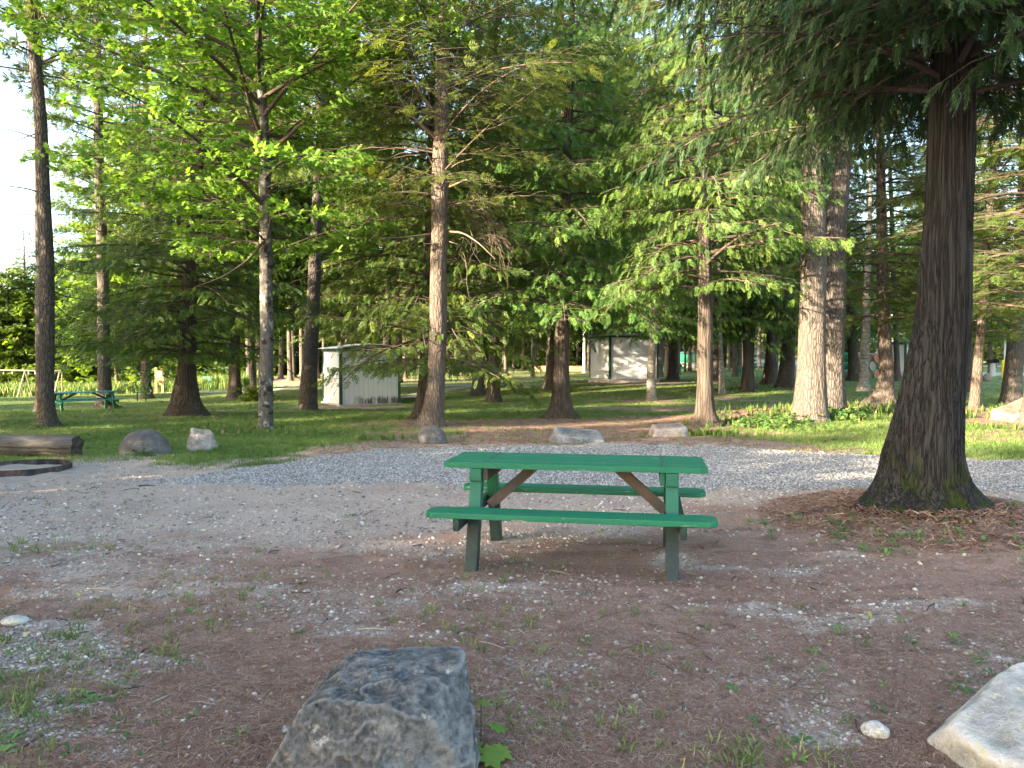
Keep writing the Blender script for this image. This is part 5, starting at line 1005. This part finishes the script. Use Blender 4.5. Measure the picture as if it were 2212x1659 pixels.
# ------------------------------------------------------------------ timber wall, poles, grill, fence, house
def twall():
    Y = 76; rt = None; a = at(1206, 804, Y); rt = empty("timber_border", (a.x, Y, tz(a.x, Y)), 0, "low long timber box border catching sun in front of the far pines", "timber border"); m = simple("red_brown_timber", (.36, .20, .12), .85, .1, .3, 3)
    x0 = X(1152, Y) - a.x; x1 = X(1262, Y) - a.x; k = 0; x = x0
    while x < x1 - .1: MB().box(x, min(x + .98, x1), -.1, .1, -.2, .46).build("panel", m, rt); x += 1.0; k += 1
    MB().box(x0 - .03, x1 + .03, -.14, .14, .463, .52).build("cap_rail", m, rt)
twall()
M['polem'] = simple("grey_pole", (.42, .44, .46), .6, .3, .1)
def pole(label, px, py, Y, hgt, r, m, nm="utility_pole"):
    g0 = at(px, py, Y); rt = empty(nm, (g0.x, Y, tz(g0.x, Y)), 0, label, "pole"); MB().tube([(0, 0, -.2), (0, 0, hgt * .5), (0, 0, hgt)], [r, r * .85, r * .7], 12).build("shaft", m, rt, smooth=False)
    MB().tube([(0, 0, 0), (0, 0, .12)], r * 1.5, 12).build("base_collar", m, rt); MB().beam((-.9, 0, hgt - .5), (.9, 0, hgt - .5), .1, .12).build("crossarm", m, rt)
pole("tall pale grey utility pole rising behind the farther shed", 1262, 803, 70, 9.5, .13, M['polem'])
pole("slim pale blue pole by the parking area beyond the grill", 2170, 790, 60, 8, .07, M['polem'])
Y = 54; g0 = at(2144, 812, Y); gr = empty("charcoal_grill", (g0.x, Y, tz(g0.x, Y)), .2, "black pedestal charcoal grill on a pale concrete post beyond the leaning trunk", "grill")
MB().tube([(0, 0, -.1), (0, 0, .5), (0, 0, .92)], [.2, .18, .165], 14).build("pedestal", M['conc'], gr); bk = simple("black_iron", (.012, .012, .014), .6, .4)
m = MB(); m.box(-.3, .3, -.22, .22, .95, .98); m.box(-.3, -.27, -.22, .22, .98, 1.2); m.box(.27, .3, -.22, .22, .98, 1.2); m.box(-.27, .27, .19, .22, .98, 1.2); m.build("firebox", bk, gr); m = MB()
for k in range(9): m.box(-.25 + k * .06, -.235 + k * .06, -.26, .18, 1.15, 1.165)
m.build("grate", bk, gr)
Y = 50; g0 = at(2167, 812, Y); yb = empty("bollard", (g0.x, Y, tz(g0.x, Y)), 0, "yellow steel bollard beside the sunlit stout trunk", "bollard"); ym = simple("yellow_paint", (.62, .45, .02), .5, .4, .1)
MB().tube([(0, 0, -.1), (0, 0, .6), (0, 0, 1.12)], .1, 16).build("post", ym, yb); MB().tube([(0, 0, 1.12), (0, 0, 1.16), (0, 0, 1.18)], [.1, .08, .03], 16).build("cap", ym, yb)
def fence():
    Y = 72; g0 = at(1715, 800, Y); rt = empty("chain_link_fence", (g0.x, Y, tz(g0.x, Y)), 0, "chain-link ball field fence with yellow top tube beyond the slanting pines", "fence"); x0 = X(1672, Y) - g0.x; x1 = X(1850, Y) - g0.x
    MB().tube([(x0, 0, 1.35), ((x0 + x1) / 2, 0, 1.35), (x1, 0, 1.35)], .09, 10).build("top_tube", ym, rt); x = x0
    while x < x1: MB().tube([(x, 0, -.1), (x, 0, 1.3)], .04, 8).build("post", M['polem'], rt); x += 2.4
    mb = MB(); L = x1 - x0; k = -1.3
    while k < L:
        for sg in (0, 1):
            a_ = (x0 + k, 0); b_ = (x0 + k + 1.3, 1.3); zA, zB = (0, 1.3) if sg else (1.3, 0); xa, xb = max(x0, a_[0]), min(x1, b_[0])
            if xb - xa > .05: f1 = (xa - a_[0]) / 1.3; f2 = (xb - a_[0]) / 1.3; mb.beam((xa, .02 * sg, zA + (zB - zA) * f1), (xb, .02 * sg, zA + (zB - zA) * f2), .008, .008)
        k += .16
    mb.build("wire_mesh", M['polem'], rt)
fence()
def house():
    Y = 122; g0 = at(1650, 790, Y); z = tz(g0.x, Y); rt = empty("house", (g0.x, Y, z), 0, "white house with porch far behind the ball field", "house"); wm = simple("white_house_paint", (.7, .7, .68), .7)
    MB().box(-5, 6, 0, 6, -.5, 2.9).build("wall", wm, rt); r_ = MB(); r_.add([(-5.5, -1.8, 2.7), (6.5, -1.8, 2.7), (6.5, 3, 5.2), (-5.5, 3, 5.2), (-5.5, 6.5, 2.7), (6.5, 6.5, 2.7)], [(0, 1, 2, 3), (3, 2, 5, 4), (0, 3, 4), (1, 5, 2), (0, 4, 5, 1)]); r_.build("roof", simple("brown_roof", (.16, .09, .07), .9), rt)
    for x in (-4.6, -1.5, 1.6, 5.6): MB().box(x - .08, x + .08, -1.5, -1.35, -.3, 2.7).build("porch_post", wm, rt)
    for x in (-3.2, 0, 3.4): w_ = MB().box(x - .5, x + .5, -.03, -.005, .9, 2.1).build("window", simple("window_glass", (.05, .06, .08), .2, .5), rt); MB().box(x - .6, x + .6, -.05, -.031, .82, .9).build("sill", wm, w_)
house()
# ------------------------------------------------------------------ plants and undergrowth
tall("tall_grass", [(6.6, 17.6, .9, .35, 120), (8.6, 18.9, 1.3, .4, 220), (5.4, 17.0, .6, .3, 50), (11.6, 19.0, 1.4, .6, 100), (10.2, 16.2, 1.3, .3, 60), (3.7, 14.9, .45, .15, 70), (9.5, 21.5, 1.5, .5, 100)], "long uncut grass on the sunny ridge beside the golden-lit pine", 31, M['tallgrass'], .20)
sp = []
for px in range(-300, 520, 14):
    g0 = gp(px, 848); sp.append((X(px, 64), 64, .9, 2.2, 60))
tall("field_weeds", sp, "yellow-green tall weeds along the sunny field edge behind the swings", 33, M['tallgrass'], .95, 7)
tall("shaded_tall_grass", [(-6.0, 16.9, .35, .2, 50), (-2.6, 14.2, .3, .15, 30), (-5.4, 15.6, .9, .35, 110)], "longer grass fringe around the maple's foot", 35, M['grass'], .16)
def bush(label, x, y, R, hgt, n_, tpl, ss, mat, seed, nm="bush"):
    r = np.random.RandomState(seed); P = r.randn(n_, 3) * [R * .5, R * .5, hgt * .28]; P[:, 2] = np.abs(P[:, 2]) + .03; P[:, 0] += x; P[:, 1] += y; P[:, 2] += terr(P[:, 0], P[:, 1]); f, s, u = frames(n_, .9, r); TV, TF = TPL[tpl]; V, F = stamp(TV, TF, P, f, s, u, ss * (.6 + .7 * r.rand(n_)))
    loc = np.array([x, y, tz(x, y)]); rt = empty(nm, loc, 0, label, "bush")
    obj("foliage", mesh_np(nm, V - loc, F, mat, False, {"rnd": np.repeat(r.rand(n_), len(TV)), "odd": np.repeat(r.rand(n_), len(TV))}), rt)
    mb = MB()
    for k in range(6): a = r.rand() * 6.28; mb.tube([(0, 0, -.03), (math.cos(a) * R * .25, math.sin(a) * R * .25, hgt * .3), (math.cos(a) * R * .5, math.sin(a) * R * .5, hgt * .6)], [.012, .008, .004], 5)
    mb.build("stems", M['limb'], rt)
p = gp(548, 866); bush("round leafy green bush at the foot of the thin birch", p.x, p.y, .55, 1.0, 420, 'broad', .16, M['maple_leaf'], 3)
p = gp(1690, 925); bush("low leafy weed patch spreading in front of the golden-lit stout pine", p.x, p.y + .6, 1.2, .34, 330, 'broad', .12, M['weed'], 4, "weed_patch")
p = gp(1830, 905); bush("small dark leafy clump between the twin pines and the curved trunk", p.x, p.y, .5, .30, 120, 'broad', .13, M['weed'], 5, "weed_patch")
p = gp(310, 984); bush("little leafy weed growing against the rounded grey boulder", p.x, p.y - .05, .26, .14, 60, 'broad', .07, M['weed'], 6, "weed_patch")
p = gp(90, 925); bush("pale leafy sprout at the foot of the slim grey pine", p.x + .05, p.y - .2, .12, .22, 24, 'broad', .09, M['weed'], 7, "weed_patch")
# maple seedling beside the foreground rock
g0 = gp(1050, 1640); sd_ = empty("maple_seedling", (g0.x - .02, g0.y + .03, g0.z), 0, "bright green maple seedling against the dark angular rock", "seedling")
lf = [(0, 0), (.10, .14), (.02, .38), (.26, .30), (.38, .62), (.52, .34), (.66, .46), (.68, .22), (1.0, 0)]; lf = lf + [(a, -b) for a, b in lf[::-1][1:-1]]
for k, (dx, dy, dz, a, L, tl) in enumerate([(-.02, .0, .15, 2.9, .085, -.3), (.03, -.02, .13, .2, .08, -.35), (.02, -.05, .07, -1.0, .10, -.6), (-.015, -.05, .09, -1.9, .08, -.7), (.05, -.03, .06, -.5, .085, -.5), (0, .02, .18, 1.4, .06, .1)]):
    V = [(dx + L * (x * math.cos(a) - y * math.sin(a)), dy + L * (x * math.sin(a) + y * math.cos(a)), dz + L * tl * x - .15 * L * abs(y)) for x, y in lf]; me = bpy.data.meshes.new("leaf"); me.from_pydata(V, [], [tuple(range(len(V)))]); me.update()
    a_ = me.attributes.new("rnd", 'FLOAT', 'POINT'); a_.data.foreach_set("value", [.3 + .12 * k] * len(V)); me.materials.append(M['maple_leaf']); obj("leaf", me, sd_)
m = MB(); m.tube([(0, 0, -.02), (0, 0, .1), (0, .01, .19)], .0025, 5)
m.build("stem", M['limb'], sd_)
# roots and sticks by the huge cedar
def stick(nm, label, poly, r0, mat, cat):
    pts = []
    for (px, py) in poly: p = gp(px, py); pts.append((p.x, p.y, p.z + r0 * .05))
    o = np.array(pts[0]); P = np.array(pts) - o; t = np.linspace(0, len(P) - 1, len(P) * 4); P2 = np.stack([np.interp(t, range(len(P)), P[:, c_]) for c_ in range(3)], -1)
    for _ in range(2): P2[1:-1] = (P2[:-2] + P2[2:] + 2 * P2[1:-1]) / 4
    V, F = tube_np(P2, r0 * (1 - .6 * t / t[-1]) * (1 + .15 * vnoise(t * 3, t * 0, s=4)), 8); tag(obj(nm, mesh_np(nm, V, F, mat, True), None, tuple(o)), label, cat)
stick("surface_root", "long dark surface root snaking from the huge cedar toward the table", [(1862, 1083), (1840, 1095), (1790, 1102), (1745, 1110), (1700, 1117)], .045, M['cedar_bark'], "root")
stick("surface_root", "short weathered root lying on the mound below the huge cedar", [(1930, 1118), (1900, 1124), (1850, 1133)], .022, M['deadlimb'], "root")
stick("branch", "pale fallen branch on the grass across the road from the huge cedar", [(1775, 948), (1790, 953), (1806, 956)], .03, M['deadlimb'], "stick")
stick("branch", "thin dark stick lying on needles in front of the table", [(1760, 1475), (1735, 1465), (1700, 1490)], .006, M['limb'], "stick")
stick("branch", "flat dark bark strip lying on the dirt near the rounded boulder", [(300, 1051), (320, 1049), (335, 1050)], .02, M['limb'], "stick")
stick("branch", "small dark twig resting on bare dirt between fire ring and gravel", [(268, 1060), (285, 1056), (300, 1055)], .012, M['limb'], "stick")
# dark undergrowth closing the far woods
rs2 = np.random.RandomState(99)
def woods(nm, label, N, px0, px1, Y0, Y1, hmax, ss, mat, seed):
    r = np.random.RandomState(seed); Y_ = Y0 + (Y1 - Y0) * r.rand(N); px = px0 + (px1 - px0) * r.rand(N); x = (px - CX) / FP * Y_; cl = fbm(x * .16, Y_ * .16, s=seed, o=3); h = hmax * r.rand(N) ** 1.1 * (1 + .9 * cl); k = r.rand(N) < .75 + cl; x, y, h = x[k], Y_[k], h[k]; N = len(x)
    f, s, u = frames(N, 1.0, r); TV, TF = TPL['broad']; V, F = stamp(TV, TF, np.stack([x, y, terr(x, y) + h], -1), f, s, u, ss * (.6 + .8 * r.rand(N)))
    me = mesh_np(nm, V, F, mat, False, {"rnd": np.repeat(r.rand(N), len(TV)), "odd": np.repeat(r.rand(N), len(TV))}); tag(obj(nm, me), label, "woodland", None, 'stuff')
woods("woodland_undergrowth", "dark shrubby understory closing off the far pine woods", 26000, 520, 1620, 92, 125, 13, 1.0, M['cedar_leaf'], 5)
woods("woodland_edge", "leafy green thicket along the woods edge behind the tall weeds", 15000, -700, 600, 78, 110, 12, .9, M['woods_leaf'], 6)
woods("roadside_thicket", "sunny green thicket beyond the road and parking area", 12000, 1560, 3000, 128, 150, 14, 1.3, M['woods_leaf'], 8)
# ------------------------------------------------------------------ unseen trees added off frame to shade the clearing
OUT = [('cedarB', -8, -2.3, 1.0), ('hem', -12, -7, 1.0), ('cedar', -15, -5.2, 1.05), ('cedarB', -18, -10, 1.1), ('hem', -21, -8.5, 1.0), ('cedar', -8, -8, 1.0), ('hem', -26, -14, 1.1), ('cedarB', -14, -14, 1.1), ('cedar', -7, -.1, .62), ('cedar', -11.2, .3, .31), ('cedar', -11.5, 1.35, .34), ('leafy', -8.5, 3.2, .30), ('leafy', -15.5, -1.2, .56),
       ('leafy', -9, 5.2, .4), ('leafy', -12, 4.8, .45), ('cedar', -12, 2.5, .45), ('cedarB', -15, 1.5, .50), ('leafy', -11, 7.5, .42), ('cedar', -14, 6.5, .42), ('leafy', -17, 8, .55), ('cedarB', -20, 5, .55), ('cedar', -24, 2, .65), ('hem', -28, 3, .62), ('leafy', -15, 12, .5), ('cedar', -18, 13.5, .7), ('cedarB', -21, 13, .75), ('leafy', -19, 17, .7), ('cedar', -24, 17, .8), ('leafy', -22, 21, .7), ('cedarB', -26, 24, .8), ('leafy', -28, 29, .75), ('cedar', -31, 25, .9), ('leafy', -33, 34, .8), ('cedar', -37, 31, .9), ('pineC', -16, 10, 1), ('pineA', -27, 10, 1), ('pineC', -33, 18, 1)]
stand(OUT, "unseen tree added off frame to shade the clearing", "shade trees added off frame", 10)
